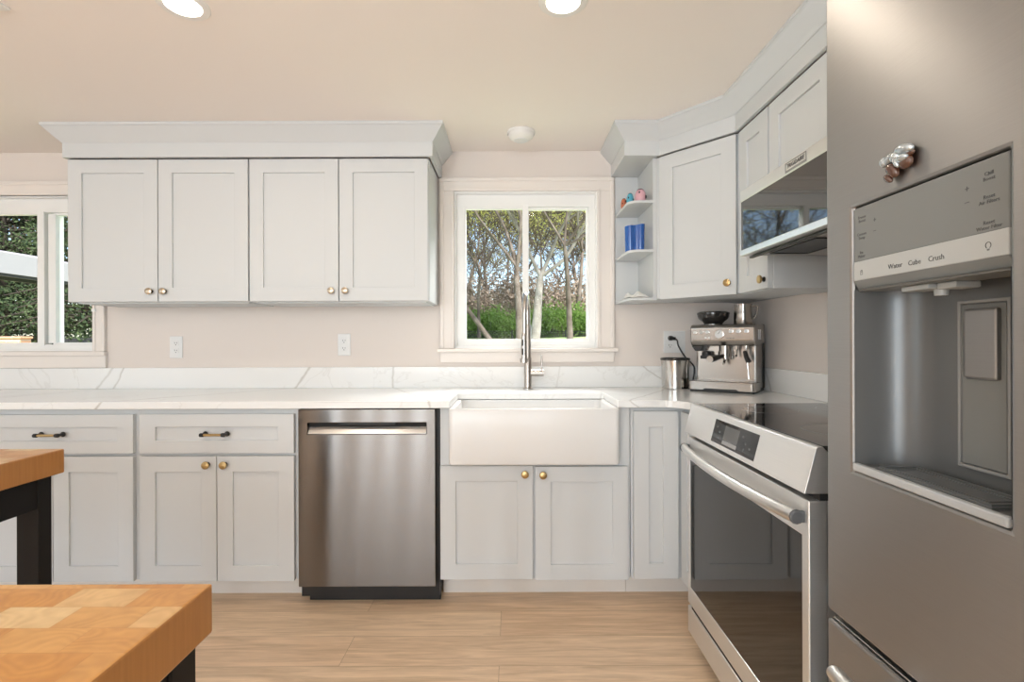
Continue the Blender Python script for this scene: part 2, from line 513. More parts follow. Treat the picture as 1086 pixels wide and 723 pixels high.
def tag(o, label, cat, group=None, kind=None):
    o['label'] = label; o['category'] = cat
    if group: o['group'] = group
    if kind: o['kind'] = kind
    return o
def thing(name, label, cat, loc=(0, 0, 0), rz=0.0, group=None):
    o = bpy.data.objects.new(name, None)
    o.empty_display_size = 0.1
    col.objects.link(o)
    o.location = loc; o.rotation_euler = (0, 0, rz)
    return tag(o, label, cat, group)
def struct(o, label=None, cat=None):
    o['kind'] = 'structure'
    if label: o['label'] = label
    if cat: o['category'] = cat
    return o
def settle(o):
    """moves a one-mesh object's origin to the middle of its base"""
    vs_ = [v.co for v in o.data.vertices]
    c = Vector(((min(v.x for v in vs_) + max(v.x for v in vs_)) / 2, (min(v.y for v in vs_) + max(v.y for v in vs_)) / 2, min(v.z for v in vs_)))
    o.data.transform(Matrix.Translation(-c)); o.location = o.location + c
    return o
def copy_tree(o, parent=None):
    c = o.copy(); col.objects.link(c)
    if parent is not None: c.parent = parent
    for ch in list(o.children): copy_tree(ch, c)
    return c
def text(name, body, size, mtx, m, parent, align='CENTER', ext=0.0002, spacing=1.0):
    cu = bpy.data.curves.new(name, 'FONT')
    cu.body = body; cu.size = size; cu.align_x = align; cu.align_y = 'CENTER'; cu.extrude = ext; cu.resolution_u = 2
    cu.space_line = 0.95; cu.space_character = spacing
    o = bpy.data.objects.new(name, cu); col.objects.link(o)
    dg = bpy.context.evaluated_depsgraph_get()
    me = bpy.data.meshes.new_from_object(o.evaluated_get(dg))
    bpy.data.objects.remove(o); bpy.data.curves.remove(cu)
    me.transform(mtx)
    me.materials.clear(); me.materials.append(M[m])
    n = bpy.data.objects.new(name, me); col.objects.link(n); n.parent = parent
    return n
def frame_at(p, right, up):
    """matrix that lays a text's x along right and its y along up at p"""
    r = Vector(right).normalized(); u = Vector(up).normalized(); n = r.cross(u)
    m = Matrix((r, u, n)).transposed().to_4x4()
    m.translation = Vector(p)
    return m
def px(x, y, d):
    """the place that the photo shows at pixel x, y, for a thing d metres from the camera's plane"""
    return Vector(((x - 543) * d / FOC, d, EYE + (361.5 - y) * d / FOC))

# ================================================================== THE ROOM
D = 2.82          # back wall
W = 1.335         # right wall
CEIL = 2.23
LX, RY = -4.5, -3.5
# openings of the back wall: x0, x1, z0, z1
WIN1 = (-0.327, 0.486, 1.120, 2.006)      # over the sink
WIN2 = (-3.166, -2.3466, 1.112, 1.990)    # on the left

b = MB(); b.box(LX - 0.15, W + 0.15, RY - 0.15, D + 0.15, -0.06, 0.0)
struct(b.build('floor', 'floor'))
b = MB(); b.box(LX - 0.15, W + 0.15, RY - 0.15, D + 0.15, CEIL, CEIL + 0.12)
struct(b.build('ceiling', 'ceiling'))

def wall_panels(b, a0, a1, holes, c0, c1, axis, top=CEIL):
    """wall slab from a0 to a1 cut by holes (a0, a1, z0, z1) sorted along a"""
    def bx(p, q, z0, z1):
        if q - p < 1e-5 or z1 - z0 < 1e-5: return
        if axis == 'y': b.box(p, q, c0, c1, z0, z1)
        else: b.box(c0, c1, p, q, z0, z1)
    cur = a0
    for h in holes:
        bx(cur, h[0], 0, top); bx(h[0], h[1], 0, h[2]); bx(h[0], h[1], h[3], top)
        cur = h[1]
    bx(cur, a1, 0, top)
b = MB(); wall_panels(b, LX, W, [WIN2, WIN1], D, D + 0.15, 'y'); struct(b.build('wall_back', 'wall'))
b = MB(); b.box(W, W + 0.15, RY, D + 0.15, 0, CEIL); struct(b.build('wall_right', 'wall'))
b = MB(); wall_panels(b, RY, D + 0.15, [(-1.7, 0.5, 0.7, 2.1)], LX - 0.15, LX, 'x'); struct(b.build('wall_left', 'wall'))
PATIO = (-3.05, -0.78, 0.03, 2.1); REARW = (-0.5, 0.85, 0.9, 2.1)
b = MB(); wall_panels(b, LX, W, [PATIO, REARW], RY - 0.15, RY, 'y'); struct(b.build('wall_rear', 'wall'))

# plain frames of the openings behind the camera
b = MB(); b.ring_plate(PATIO, (PATIO[0] + 0.07, PATIO[1] - 0.07, PATIO[2] + 0.05, PATIO[3] - 0.07), RY - 0.12, RY + 0.02)
for x in (-2.51, -2.07, -1.67, -1.25):
    b.box(x - 0.06, x + 0.06, RY - 0.10, RY + 0.0, PATIO[2], PATIO[3])
struct(b.build('door_1', 'vinyl'))
b = MB(); b.ring_plate(REARW, (REARW[0] + 0.06, REARW[1] - 0.06, REARW[2] + 0.06, REARW[3] - 0.06), RY - 0.12, RY + 0.02)
b.box(0.17, 0.23, RY - 0.10, RY, REARW[2], REARW[3]); struct(b.build('window_3', 'vinyl'))
b = MB(); b.ring_plate((-1.7, 0.5, 0.7, 2.1), (-1.64, 0.44, 0.76, 2.04), LX - 0.12, LX + 0.02, axis='x')
b.box(LX - 0.10, LX, -0.64, -0.56, 0.7, 2.1); struct(b.build('window_4', 'vinyl'))

# ------------------------------------------------------------------ the two windows of the back wall
def window(name, label, op, glass, mull, left_in, stool, apron, cas_top, cas_l, cas_r):
    """op = opening, glass = (z0, z1) and sash glass spans; casing boards with a stepped profile, stool and apron"""
    x0, x1, z0, z1 = op
    gl, gr = glass[0], glass[1]
    gz0, gz1 = glass[2], glass[3]
    r = MB(); r.ring_plate((x0, x1, z0, z1), (gl[0] - 0.012, gr[1] + 0.012, gz0 - 0.012, gz1 + 0.012), D + 0.035, D + 0.11, bev=0.002)
    r.ring_plate((x0, x1, z0, z1), (x0 + 0.012, x1 - 0.012, z0 + 0.010, z1 - 0.012), D - 0.004, D + 0.04)
    fr = struct(r.build(name, 'vinyl'), label, 'window')
    for i, (g, yy) in enumerate(((gl, D + 0.048), (gr, D + 0.066))):
        s = MB(); s.ring_plate((g[0] - 0.024, g[1] + 0.024, gz0 - 0.022, gz1 + 0.022), (g[0], g[1], gz0, gz1), yy - 0.012, yy + 0.016, bev=0.002)
        so = s.build('sash', 'vinyl', fr)
        s = MB(); s.box(g[0] - 0.004, g[1] + 0.004, yy, yy + 0.004, gz0 - 0.004, gz1 + 0.004); s.build('pane', 'pane', so)
    # meeting stiles
    s = MB(); s.box(mull[0], mull[1], D + 0.03, D + 0.08, gz0 - 0.02, gz1 + 0.02, 0.003); s.build('meeting_stile', 'vinyl', fr)
    # casing
    c = MB()
    def board(a0, a1, b0, b1): c.box(a0, a1, D - 0.018, D, b0, b1, 0.003)
    def bead(a0, a1, b0, b1): c.box(a0, a1, D - 0.024, D, b0, b1, 0.004)
    zt = cas_top
    cl, cr = cas_l, cas_r
    if cl is not None:
        board(cl, x0 + 0.004, stool[1], z1 - 0.0042); bead(cl, cl + 0.022, stool[1], zt - 0.0222); bead(x0 - 0.012, x0 + 0.004, stool[1], z1 - 0.0042)
    board(x1 - 0.004, cr, stool[1], z1 - 0.0042); bead(cr - 0.022, cr, stool[1], zt - 0.0222); bead(x1 - 0.004, x1 + 0.012, stool[1], z1 - 0.0042)
    board(cl if cl is not None else x0, cr, z1 - 0.004, zt); bead(cl if cl is not None else x0, cr, zt - 0.022, zt); bead(x0 - 0.012, x1 + 0.012, z1 - 0.004, z1 + 0.012)
    c.build('casing', 'trim', fr)
    s = MB(); s.box(stool[2], stool[3], D - stool[4], D + 0.03, stool[0], stool[1], 0.004); s.build('stool', 'trim', fr)
    s = MB(); s.box(apron[2], apron[3], D - 0.018, D, apron[0], apron[1], 0.003); s.build('apron', 'trim', fr)
    return fr
P = lambda x: (x - 543) * D / FOC
Q = lambda y: EYE + (361.5 - y) * D / FOC
w1 = window('window_1', 'white two-sash sliding window above the farmhouse sink', WIN1,
       ((P(494) , P(555)), (P(561), P(623.8)), Q(359.3), Q(219.8)), (P(554.6), P(561.2)), 0.012,
       (Q(373.2), Q(369.3), P(464.5), P(654.5), 0.04), (1.0395, Q(373.2), P(467.3), P(651)), Q(189.2), P(467.3), P(651))
w2 = window('window_2', 'white sliding window half hidden behind the long wall cabinet', WIN2,
       ((P(-45), P(34)), (P(51.5), P(96.3)), Q(361.4), Q(224.0)), (P(34.2), P(41.5)), 0.012,
       (Q(375.5), Q(370.8), P(-70), P(114.5), 0.028), (1.018, Q(375.5), P(-66), P(114.5)), Q(191.4), P(-66), P(113.8))
s = MB(); s.box(P(43.5), P(51.5), D + 0.045, D + 0.10, Q(362), Q(223), 0.002); s.build('jamb', 'vinyl', w2)
s = MB(); s.box(-2.352, -2.33, D - 0.028, D + 0.03, Q(329), Q(326), 0.002); s.build('latch', 'vinyl', w2)

# ------------------------------------------------------------------ ceiling fittings
def recessed(x, y, label):
    t = thing('recessed_light', label, 'ceiling light', (x, y, CEIL), 0, 'recessed ceiling lights')
    m = MB(); m.lathe([(0.052, -0.001), (0.054, -0.005), (0.074, -0.004), (0.078, -0.0005), (0.078, 0.0)], n=40, cap=False); m.build('trim_ring', 'lamp_trim', t)
    m = MB(); m.lathe([(0.0, -0.0035), (0.053, -0.0035), (0.053, -0.001)], n=40, cap=False); m.build('lens', 'lens', t)
    l = lamp('lamp', 'AREA', (0, 0, -0.012), (0, 0, 0), 2.2, (1.0, 0.86, 0.70), 0.1)
    l.parent = t
    return t
recessed(-1.04, 1.585, 'lit round recessed ceiling light over the left run, before the long wall cabinets')
recessed(0.165, 1.575, 'lit round recessed ceiling light over the sink, nearer than the smoke detector')

t = thing('smoke_detector', 'round white smoke detector on the ceiling before the sink window', 'smoke detector', (0.05, 2.56, CEIL))
m = MB(); m.lathe([(0.071, 0.0), (0.072, -0.010), (0.069, -0.013)], n=40, cap=False); m.build('base_ring', 'lamp_trim', t)
m = MB(); m.lathe([(0.066, -0.008), (0.066, -0.018), (0.060, -0.028), (0.044, -0.040), (0.034, -0.043)], n=40, cap=False); m.build('housing', 'lamp_trim', t)
m = MB(); m.lathe([(0.035, -0.042), (0.034, -0.0455), (0.02, -0.047), (0, -0.0473)], n=32, cap=False); m.build('sensor_cap', 'plastic_white', t)

t = thing('ceiling_vent', 'white ceiling vent at the upper corner of the picture', 'vent', (-1.80, 1.47, CEIL))
t['label'] = 'pale grey ceiling vent, only its corner showing, far from the smoke detector'
m = MB(); m.ring_plate((-0.2, 0.2, -0.13, 0.13), (-0.17, 0.17, -0.10, 0.10), -0.008, 0.0, axis='z', bev=0.002); m.build('frame', 'lamp_trim', t)
m = MB(); m.box(-0.17, 0.17, -0.10, 0.10, -0.0015, 0.0); m.build('backing', 'dark_gap', t)
for k in range(8):
    m = MB(); m.box(-0.168, 0.168, -0.012, 0.012, -0.001, 0.0005, rot=Matrix.Rotation(math.radians(35), 4, 'X'))
    o = m.build('slat', 'lamp_trim', t); o.location = (0, -0.085 + k * 0.0243, -0.006)

# ------------------------------------------------------------------ outlets on the back wall
def socket(m_w, cx, z):
    m = m_w
    m.mi = 0; m.box(cx - 0.017, cx + 0.017, -0.0075, -0.004, z - 0.0145, z + 0.0145, 0.003)
    m.mi = 1
    for dx, h in ((-0.0062, 0.009), (0.0062, 0.0075)):
        m.box(cx + dx - 0.0011, cx + dx + 0.0011, -0.0081, -0.0070, z - h / 2 + 0.003, z + h / 2 + 0.003)
    m.lathe([(0.0026, -0.0005), (0.0026, 0.0006)], (cx, -0.0076, z - 0.008), 10, (0, -1, 0))
    m.mi = 0
def outlet(x, z, label, gangs=1):
    t = thing('wall_outlet', label, 'outlet', (x, D, z), 0, 'outlets of the back wall')
    w = 0.036 if gangs == 1 else 0.061
    m = MB(); m.box(-w, w, -0.006, -0.0005, -0.0615, 0.0615, 0.003); m.build('cover_plate', 'plastic_white', t)
    m = MB()
    xs = (0,) if gangs == 1 else (-0.025,)
    for cx in xs:
        socket(m, cx, 0.021); socket(m, cx, -0.021)
    m.build('sockets', ['plastic_white', 'ink'], t)
    if gangs == 2:
        m = MB(); m.box(0.008, 0.042, -0.008, -0.004, -0.034, 0.034, 0.002); m.box(0.0115, 0.0385, -0.011, -0.006, -0.030, 0.030, 0.002)
        m.build('rocker_switch', 'plastic_white', t)
    return t
outlet(P(187.3), Q(366.8), 'white outlet under the long wall cabinets, nearer the half-hidden window')
outlet(P(365.3), Q(364.8), 'white outlet under the long wall cabinets, nearer the sink')
outlet(P(715), Q(363), 'wide white outlet plate with a black plug in it behind the steel canister', 2)

# ================================================================== CABINETS
def shaker(w, h, rail=0.068, rail_v=None, thick=0.020):
    """door or drawer front: centre x 0, bottom z 0, front face at y -thick"""
    rv = rail if rail_v is None else rail_v
    m = MB()
    m.ring_plate((-w / 2, w / 2, 0, h), (-w / 2 + rail, w / 2 - rail, rv, h - rv), -thick, 0, bev=0.0016)
    m.box(-w / 2 + rail - 0.003, w / 2 - rail + 0.003, -thick + 0.0095, -0.003, rv - 0.003, h - rv + 0.003)
    return m
def knob_mesh():
    m = MB()
    m.mi = 1; m.lathe([(0.0105, 0.0), (0.0105, 0.003), (0.0065, 0.005), (0.0062, 0.015)], (0, 0, 0), 20, (0, -1, 0))
    m.mi = 0; m.lathe([(0.007, 0.013), (0.0150, 0.0155), (0.0168, 0.019), (0.0160, 0.0235), (0.010, 0.0262), (0.0, 0.027)], (0, 0, 0), 28, (0, -1, 0))
    return m
_knob = None
def knob(door, x, z, thick=0.020, tone='brass'):
    global _knob
    _knob = _knob or {}
    if tone not in _knob:
        o = knob_mesh().build('knob', [tone, 'black'], door); _knob[tone] = o
    else:
        o = _knob[tone].copy(); col.objects.link(o); o.parent = door
    o.location = (x, -thick, z)
    return o
def pull(dr, x, z, thick=0.020):
    m = MB()
    for s_ in (-1, 1):
        m.mi = 1
        m.lathe([(0.0115, 0), (0.0115, 0.003), (0.0065, 0.008), (0.006, 0.026)], (s_ * 0.0475, 0, 0), 16, (0, -1, 0))
        m.lathe([(0.0, -0.010), (0.0075, -0.0095), (0.0088, -0.006), (0.0088, 0.005), (0.0068, 0.008), (0.0, 0.0085)], (s_ * 0.0475, -0.030, 0), 18, (s_, 0, 0))
    m.mi = 0
    m.tube([(-0.04, -0.030, 0), (0.04, -0.030, 0)], 0.0055, 14)
    o = m.build('pull', ['brass', 'black'], dr)
    o.location = (x, -thick, z)
    return o
def door(parent, x, z, w, h, knob_at=None, rail=0.068, name='door', y=0.0, rv=None, rz=0.0):
    o = shaker(w, h, rail, rv).build(name, 'cabinet', parent)
    o.location = (x, y, z); o.rotation_euler = (0, 0, rz)
    if knob_at: knob(o, *knob_at)
    return o
BF = 2.21          # face frames of the base run
UF = 2.515         # face frames of the wall cabinets
BT = 0.868         # underside of the worktop
KB = 0.111         # top of the toe kick

def base_cabinet(x0, x1, label):
    """two doors under one drawer"""
    c = (x0 + x1) / 2; w = x1 - x0
    t = thing('base_cabinet', label, 'cabinet', (c, BF, 0), 0, 'base cabinets left of the dishwasher')
    m = MB(); m.box(-w / 2 + 0.0005, w / 2 - 0.0005, 0.0005, D - BF - 0.002, KB, BT, 0.001); m.build('body', 'cabinet', t)
    m = MB(); m.box(-w / 2 + 0.0005, w / 2 - 0.0005, 0.10, 0.115, 0.0, KB); m.build('toe_kick', 'toe', t)
    g = 0.014
    dr = door(t, 0, 0.672, w - 2 * g, 0.172, None, 0.070, 'drawer', rv=0.056)
    pull(dr, 0, 0.086)
    dw = (w - 2 * g - 0.004) / 2
    door(t, -dw / 2 - 0.002, KB, dw, 0.548, (dw / 2 - 0.036, 0.548 - 0.035))
    door(t, dw / 2 + 0.002, KB, dw, 0.548, (-dw / 2 + 0.036, 0.548 - 0.035))
    return t
base_cabinet(-2.382, -1.649, 'white base cabinet with one drawer behind the farther butcher block table')
base_cabinet(-1.649, -0.944, 'white base cabinet of one drawer over two doors, beside the dishwasher')
base_cabinet(-3.10, -2.384, 'white base cabinet under the half-hidden window, mostly out of the picture')

# sink base: stiles beside the apron, two doors
SX0, SX1 = -0.320, 0.520
t = thing('sink_cabinet', 'white two-door base cabinet under the farmhouse sink', 'cabinet', (0.1, BF, 0))
m = MB(); m.box(SX0 - 0.1 + 0.001, -0.279 - 0.1, 0.0005, 0.60, KB, BT, 0.001); m.build('stile', 'cabinet', t)
m = MB(); m.box(0.467 - 0.1, SX1 - 0.1 - 0.001, 0.0005, 0.60, KB, BT, 0.001); m.build('stile', 'cabinet', t)
m = MB(); m.box(-0.279 - 0.1, 0.467 - 0.1, 0.0005, 0.60, KB, 0.621, 0.001); m.build('body', 'cabinet', t)
m = MB(); m.box(SX0 - 0.1, SX1 - 0.1, 0.10, 0.115, 0.0, KB); m.build('toe_kick', 'toe', t)
door(t, -0.318 - 0.1 + 0.2037, KB + 0.004, 0.4055, 0.498, (0.4055 / 2 - 0.034, 0.498 - 0.034))
door(t, 0.097 - 0.1 + 0.2062, KB, 0.4075, 0.498, (-0.4075 / 2 + 0.034, 0.498 - 0.034))

# corner cabinet with its two narrow door leaves
t = thing('corner_base_cabinet', 'white corner base cabinet with a narrow door leaf between sink and range', 'cabinet', (0.735, BF, 0))
m = MB((0.735, BF, 0))
m.prism([(0.522, BF), (0.757, BF), (0.757, 1.868), (1.313, 1.868), (1.313, D - 0.03), (0.522, D - 0.03)], KB, BT, 0.001); m.build('body', 'cabinet', t)
m = MB((0.735, BF, 0)); m.prism([(0.522, BF + 0.1), (0.86, BF + 0.1), (0.86, 1.868), (0.875, 1.868), (0.875, BF + 0.115), (0.522, BF + 0.115)], 0, KB); m.build('toe_kick', 'toe', t)
door(t, (0.532 + 0.729) / 2 - 0.735, KB + 0.004, 0.197, 0.735)
o = shaker(0.31, 0.735, 0.068).build('door', 'cabinet', t)
o.location = (0.757 - 0.735, 2.185 - 0.155 - BF, KB + 0.004); o.rotation_euler = (0, 0, -PI / 2)

# ------------------------------------------------------------------ worktop and splashbacks
CZ = 0.90
def arc(cx, cy, r, a0, a1, n=8):
    return [(cx + r * math.cos(math.radians(a0 + (a1 - a0) * k / n)), cy + r * math.sin(math.radians(a0 + (a1 - a0) * k / n))) for k in range(n + 1)]
t = thing('quartz_worktop', 'white veined quartz worktop running from the left around the corner to the range', 'worktop', (0, D, CZ))
m = MB((0, D, CZ))
poly = [(-3.12, 2.17), (-0.272, 2.17), (-0.272, 2.50), (0.4585, 2.50), (0.4585, 2.17), (0.64, 2.17)]
poly += [(0.64 + 0.105 * math.sin(math.radians(a)), 2.17 - 0.105 + 0.105 * math.cos(math.radians(a))) for a in range(15, 91, 15)]
poly += [(0.747, 1.868), (W - 0.002, 1.868), (W - 0.002, D - 0.002), (-3.12, D - 0.002)]
m.prism(poly, CZ - 0.031, CZ, 0.003, seg=2); m.build('slab', 'quartz', t)
m = MB((0, D, CZ)); m.box(-3.12, W - 0.002, D - 0.021, D - 0.001, CZ, 1.0165, 0.002); m.build('backsplash', 'quartz', t)
m = MB((0, D, CZ)); m.box(W - 0.022, W - 0.001, 1.105, D - 0.022, CZ, 1.0165, 0.002); m.build('backsplash', 'quartz', t)

# ------------------------------------------------------------------ wall cabinets
UB, UT = 1.362, 2.078
def wall_cabinet(x0, x1, label):
    c = (x0 + x1) / 2; w = x1 - x0
    t = thing('wall_cabinet', label, 'wall cabinet', (c, UF, UB), 0, 'wall cabinets left of the sink window')
    m = MB(); m.box(-w / 2 + 0.0005, w / 2 - 0.0005, 0.0005, D - UF - 0.001, 0, UT - UB, 0.001); m.build('body', 'cabinet', t)
    m = MB(); m.box(-w / 2 + 0.02, w / 2 - 0.02, 0.02, D - UF - 0.02, -0.006, 0.0); m.build('bottom_panel', 'cabinet', t)
    g = 0.004
    dw = (w - 2 * g - 0.005) / 2
    h = UT - UB - 0.006
    door(t, -dw / 2 - 0.0025, 0.001, dw, h, (dw / 2 - 0.032, 0.05, 0.020, 'brass_sheen'))
    door(t, dw / 2 + 0.0025, 0.001, dw, h, (-dw / 2 + 0.032, 0.05, 0.020, 'brass_sheen'))
    return t
wall_cabinet(-2.220, -1.313, 'white two-door wall cabinet beside the half-hidden window')
wall_cabinet(-1.313, -0.414, 'white two-door wall cabinet beside the sink window')

def crown(path, name, label, org):
    t = thing(name, label, 'moulding', org)
    m = MB(org); m.sweep(path, [(0.0, 2.0785), (0.016, 2.0785), (0.016, 2.150), (0.0, 2.150)]); m.build('frieze', 'cabinet', t)
    m = MB(org)
    prof = [(0.0, 2.150), (0.019, 2.150), (0.021, 2.155), (0.033, 2.167), (0.052, 2.190), (0.068, 2.209), (0.072, 2.214), (0.076, 2.216), (0.076, 2.2295), (0.0, 2.2295)]
    m.sweep(path, prof); m.build('crown', 'cabinet', t)
    return t
# travel so that the room lies to the right-hand side
crown([(-2.212, D - 0.001), (-2.212, UF - 0.02), (-0.408, UF - 0.02), (-0.408, D - 0.001)], 'crown_moulding',
      'white crown moulding above the long pair of wall cabinets', (-1.31, UF, 2.0785))
crown([(0.5775, D - 0.001), (0.5775, 2.496), (0.742, 2.496), (1.001, 2.206), (1.001, 1.12)], 'crown_moulding',
      'white crown moulding turning the corner from the open shelves to above the microwave', (0.9, UF, 2.0785))

# ------------------------------------------------------------------ open end shelves beside the sink window
SZ = (1.363, 1.604, 1.851)       # undersides of the three shelves
t = thing('end_shelf_unit', 'narrow white open shelf unit beside the sink window', 'shelf', (0.65, D, SZ[0]))
og = (0.65, D, SZ[0])
m = MB(og); m.box(0.583, 0.712, D - 0.008, D - 0.001, SZ[0], 2.078); m.build('back_panel', 'cabinet', t)
m = MB(og); m.box(0.712, 0.7295, UF, D - 0.001, SZ[0], 2.078, 0.001); m.build('side_panel', 'cabinet', t)
for z in SZ:
    m = MB(og)
    pts = [(0.712, 2.505), (0.712, D - 0.008), (0.585, D - 0.008), (0.587, 2.56)] + [(0.587 + 0.055 - 0.055 * math.cos(math.radians(a)), 2.56 - 0.055 * math.sin(math.radians(a))) for a in range(15, 91, 15)]
    m.prism(pts[::-1], z, z + 0.013, 0.002); m.build('shelf', 'cabinet', t)
m = MB(og); m.box(0.5775, 0.7295, 2.497, D - 0.001, 2.0788, 2.092); m.build('top_panel', 'cabinet', t)

# ------------------------------------------------------------------ corner wall cabinet and its neighbours
t = thing('corner_wall_cabinet', 'white wall cabinet set across the corner above the coffee machine', 'wall cabinet', (0.8798, 2.361, UB))
og = (0.8798, 2.361, UB)
m = MB(og); m.prism([(0.7305, D - 0.001), (0.7305, 2.516), (0.742, 2.513), (1.014, 2.214), (1.02, 2.204), (W - 0.001, 2.204), (W - 0.001, D - 0.001)], UB + 0.008, UT, 0.001); m.build('body', 'cabinet', t)
th = -math.radians(47.6)
door(t, 0, 0.002, 0.376, UT - UB - 0.008, (0.376 / 2 - 0.034, 0.052), rz=th)

def side_cabinet(name, y0, y1, z0, z1, label, doors):
    og = (1.02, (y0 + y1) / 2, z0)
    t = thing(name, label, 'wall cabinet', og)
    m = MB(og); m.box(1.0205, W - 0.001, y0 + 0.0005, y1 - 0.0005, z0, z1, 0.001); m.build('body', 'cabinet', t)
    for y, w, k in doors:
        door(t, 0, 0.003, w, z1 - z0 - 0.008, k, rz=-PI / 2).location = (0, y - og[1], 0.003)
    return t
side_cabinet('narrow_wall_cabinet', 1.945, 2.203, UB, UT, 'narrow white wall cabinet between corner cabinet and microwave', [(2.0735, 0.243, (0.094, 0.036))])
side_cabinet('microwave_wall_cabinet', 1.16, 1.944, 1.735, UT, 'white wall cabinet directly above the microwave',
             [(1.7465, 0.387, None), (1.3565, 0.387, None)])

# ------------------------------------------------------------------ microwave
MX = 0.88
og = (1.1, 1.545, 1.4815)
t = thing('microwave', 'low steel and dark glass microwave hung over the range', 'microwave', og)
m = MB(og); m.box(MX + 0.028, W - 0.003, 1.168, 1.922, 1.487, 1.732, 0.002); m.build('body', 'steel_side', t)
m = MB(og); m.box(MX, MX + 0.028, 1.166, 1.924, 1.688, 1.731, 0.003); bar = m.build('top_trim', 'steel_light', t)
m = MB(og); m.box(MX + 0.001, MX + 0.028, 1.172, 1.918, 1.504, 1.688, 0.001); dg_ = m.build('door', 'glass_mw', t)
m = MB(og); m.box(MX + 0.0002, MX + 0.02, 1.918, 1.924, 1.504, 1.688); m.build('edge_strip', 'steel_light', t)
m = MB(og); m.prism([(MX - 0.002, 1.5035), (MX + 0.028, 1.5035), (MX + 0.028, 1.4815), (MX - 0.002, 1.4815)], 1.166, 1.924, 0.002, axis='y'); m.build('bottom_trim', 'steel_light', t)
m = MB(og); m.box(MX + 0.035, W - 0.02, 1.18, 1.90, 1.4805, 1.488, 0.001); m.build('underside', 'steel_side', t)
for y0 in (1.22, 1.56):
    m = MB(og); m.ring_plate((MX + 0.07, MX + 0.21, y0, y0 + 0.28), (MX + 0.078, MX + 0.202, y0 + 0.008, y0 + 0.272), 1.476, 1.4815, axis='z', bev=0.001)
    m.box(MX + 0.077, MX + 0.203, y0 + 0.007, y0 + 0.273, 1.4785, 1.4815); m.build('vent_filter', 'black', t)
for y0 in (1.30, 1.70):
    m = MB(og); m.box(MX + 0.25, MX + 0.30, y0, y0 + 0.09, 1.479, 1.4825, 0.002); m.build('cooktop_lamp', 'plastic_white', t)
m = MB(og); m.box(MX + 0.03, MX + 0.045, 1.20, 1.915, 1.473, 1.4815, 0.002); m.build('intake_grille', 'black', t)
m = MB(og)
m.ring_plate((1.490, 1.604, 1.6935, 1.7245), (1.4925, 1.6015, 1.6955, 1.7225), MX - 0.0016, MX + 0.001, axis='x')
bd = m.build('badge', 'plastic_grey', t)
m = MB(og); m.box(MX - 0.0008, MX + 0.001, 1.4925, 1.6015, 1.6955, 1.7008); m.build('badge_bar', 'plastic_grey', bd)
text('lettering', 'FRIGIDAIRE', 0.0185, frame_at(Vector((MX - 0.0008, 1.547, 1.7115)) - Vector(og), (0, -1, 0), (0, 0, 1)), 'ink', bd, spacing=0.98)

# ------------------------------------------------------------------ range
RX, RY0, RY1 = 0.65, 1.097, 1.858
og = (0.98, 1.478, 0)
t = thing('range', 'freestanding steel electric range with a black glass top and tilted control panel', 'range', og)
m = MB(og); m.box(0.69, 1.31, RY0 + 0.004, RY1 - 0.004, 0.03, 0.906, 0.002); m.build('body', 'steel_side', t)
m = MB(og); m.box(0.683, 1.31, RY0 + 0.003, RY1 - 0.003, 0.906, 0.9262, 0.002); ck = m.build('cooktop', 'cooktop_glass', t)
for cx, cy, r in ((0.86, 1.29, 0.10), (0.86, 1.67, 0.085), (1.13, 1.29, 0.075), (1.13, 1.67, 0.10)):
    m = MB(og); m.lathe([(r - 0.0012, 0.9262), (r - 0.0012, 0.9265), (r + 0.0012, 0.9265), (r + 0.0012, 0.9262)], (cx, cy, 0), 48, cap=False); m.build('burner_ring', 'plastic_grey', ck)
m = MB(og); m.prism([(0.640, 0.822), (0.6665, 0.922), (0.672, 0.9255), (0.682, 0.9255), (0.70, 0.905), (0.70, 0.822)], RY0, RY1, 0.0015, axis='y'); cp = m.build('control_panel', 'steel_range', t)
def px_panel(z, off): return 0.640 + (z - 0.822) * 0.265 + off
def on_panel(name, y0, y1, z0, z1, mt, off=-0.0008, parent=None):
    m = MB(og); m.prism([(px_panel(z0, off), z0), (px_panel(z1, off), z1), (px_panel(z1, 0.003), z1), (px_panel(z0, 0.003), z0)], y0, y1, axis='y')
    return m.build(name, mt, parent or cp)
dp = on_panel('display', 1.335, 1.620, 0.836, 0.906, 'glass_black')
on_panel('display_window', 1.445, 1.54, 0.855, 0.897, 'screen_grey', -0.0011, dp)
on_panel('display_strip', 1.445, 1.54, 0.842, 0.853, 'screen_light', -0.0011, dp)
for i, (yy, zz) in enumerate(((1.595, 0.885), (1.572, 0.872), (1.572, 0.853), (1.42, 0.885), (1.40, 0.870), (1.40, 0.853), (1.37, 0.86))):
    on_panel('touch_mark', yy - 0.005, yy + 0.005, zz - 0.003, zz + 0.003, 'screen_grey', -0.0011, dp)
m = MB(og); m.box(0.676, 0.70, RY0 + 0.003, RY1 - 0.003, 0.806, 0.823); m.build('shadow_gap', 'dark_gap', t)
m = MB(og); m.ring_plate((RY0 + 0.001, RY1 - 0.001, 0.192, 0.806), (1.125, 1.832, 0.257, 0.722), RX, RX + 0.042, axis='x', bev=0.003); od = m.build('oven_door', 'steel_range', t)
m = MB(og); m.box(RX + 0.002, RX + 0.03, 1.122, 1.835, 0.254, 0.725); m.build('door_glass', 'glass_oven', od)
hp = []
for k in range(25):
    u = k / 24
    hp.append((RX - 0.004 - 0.042 * math.sin(PI * (0.06 + 0.88 * u)) ** 0.7, 1.838 - u * 0.722, 0.766))
m = MB(og); m.tube(hp, 0.0155, 18, flat=0.85); hd = m.build('handle', 'steel_light', od)
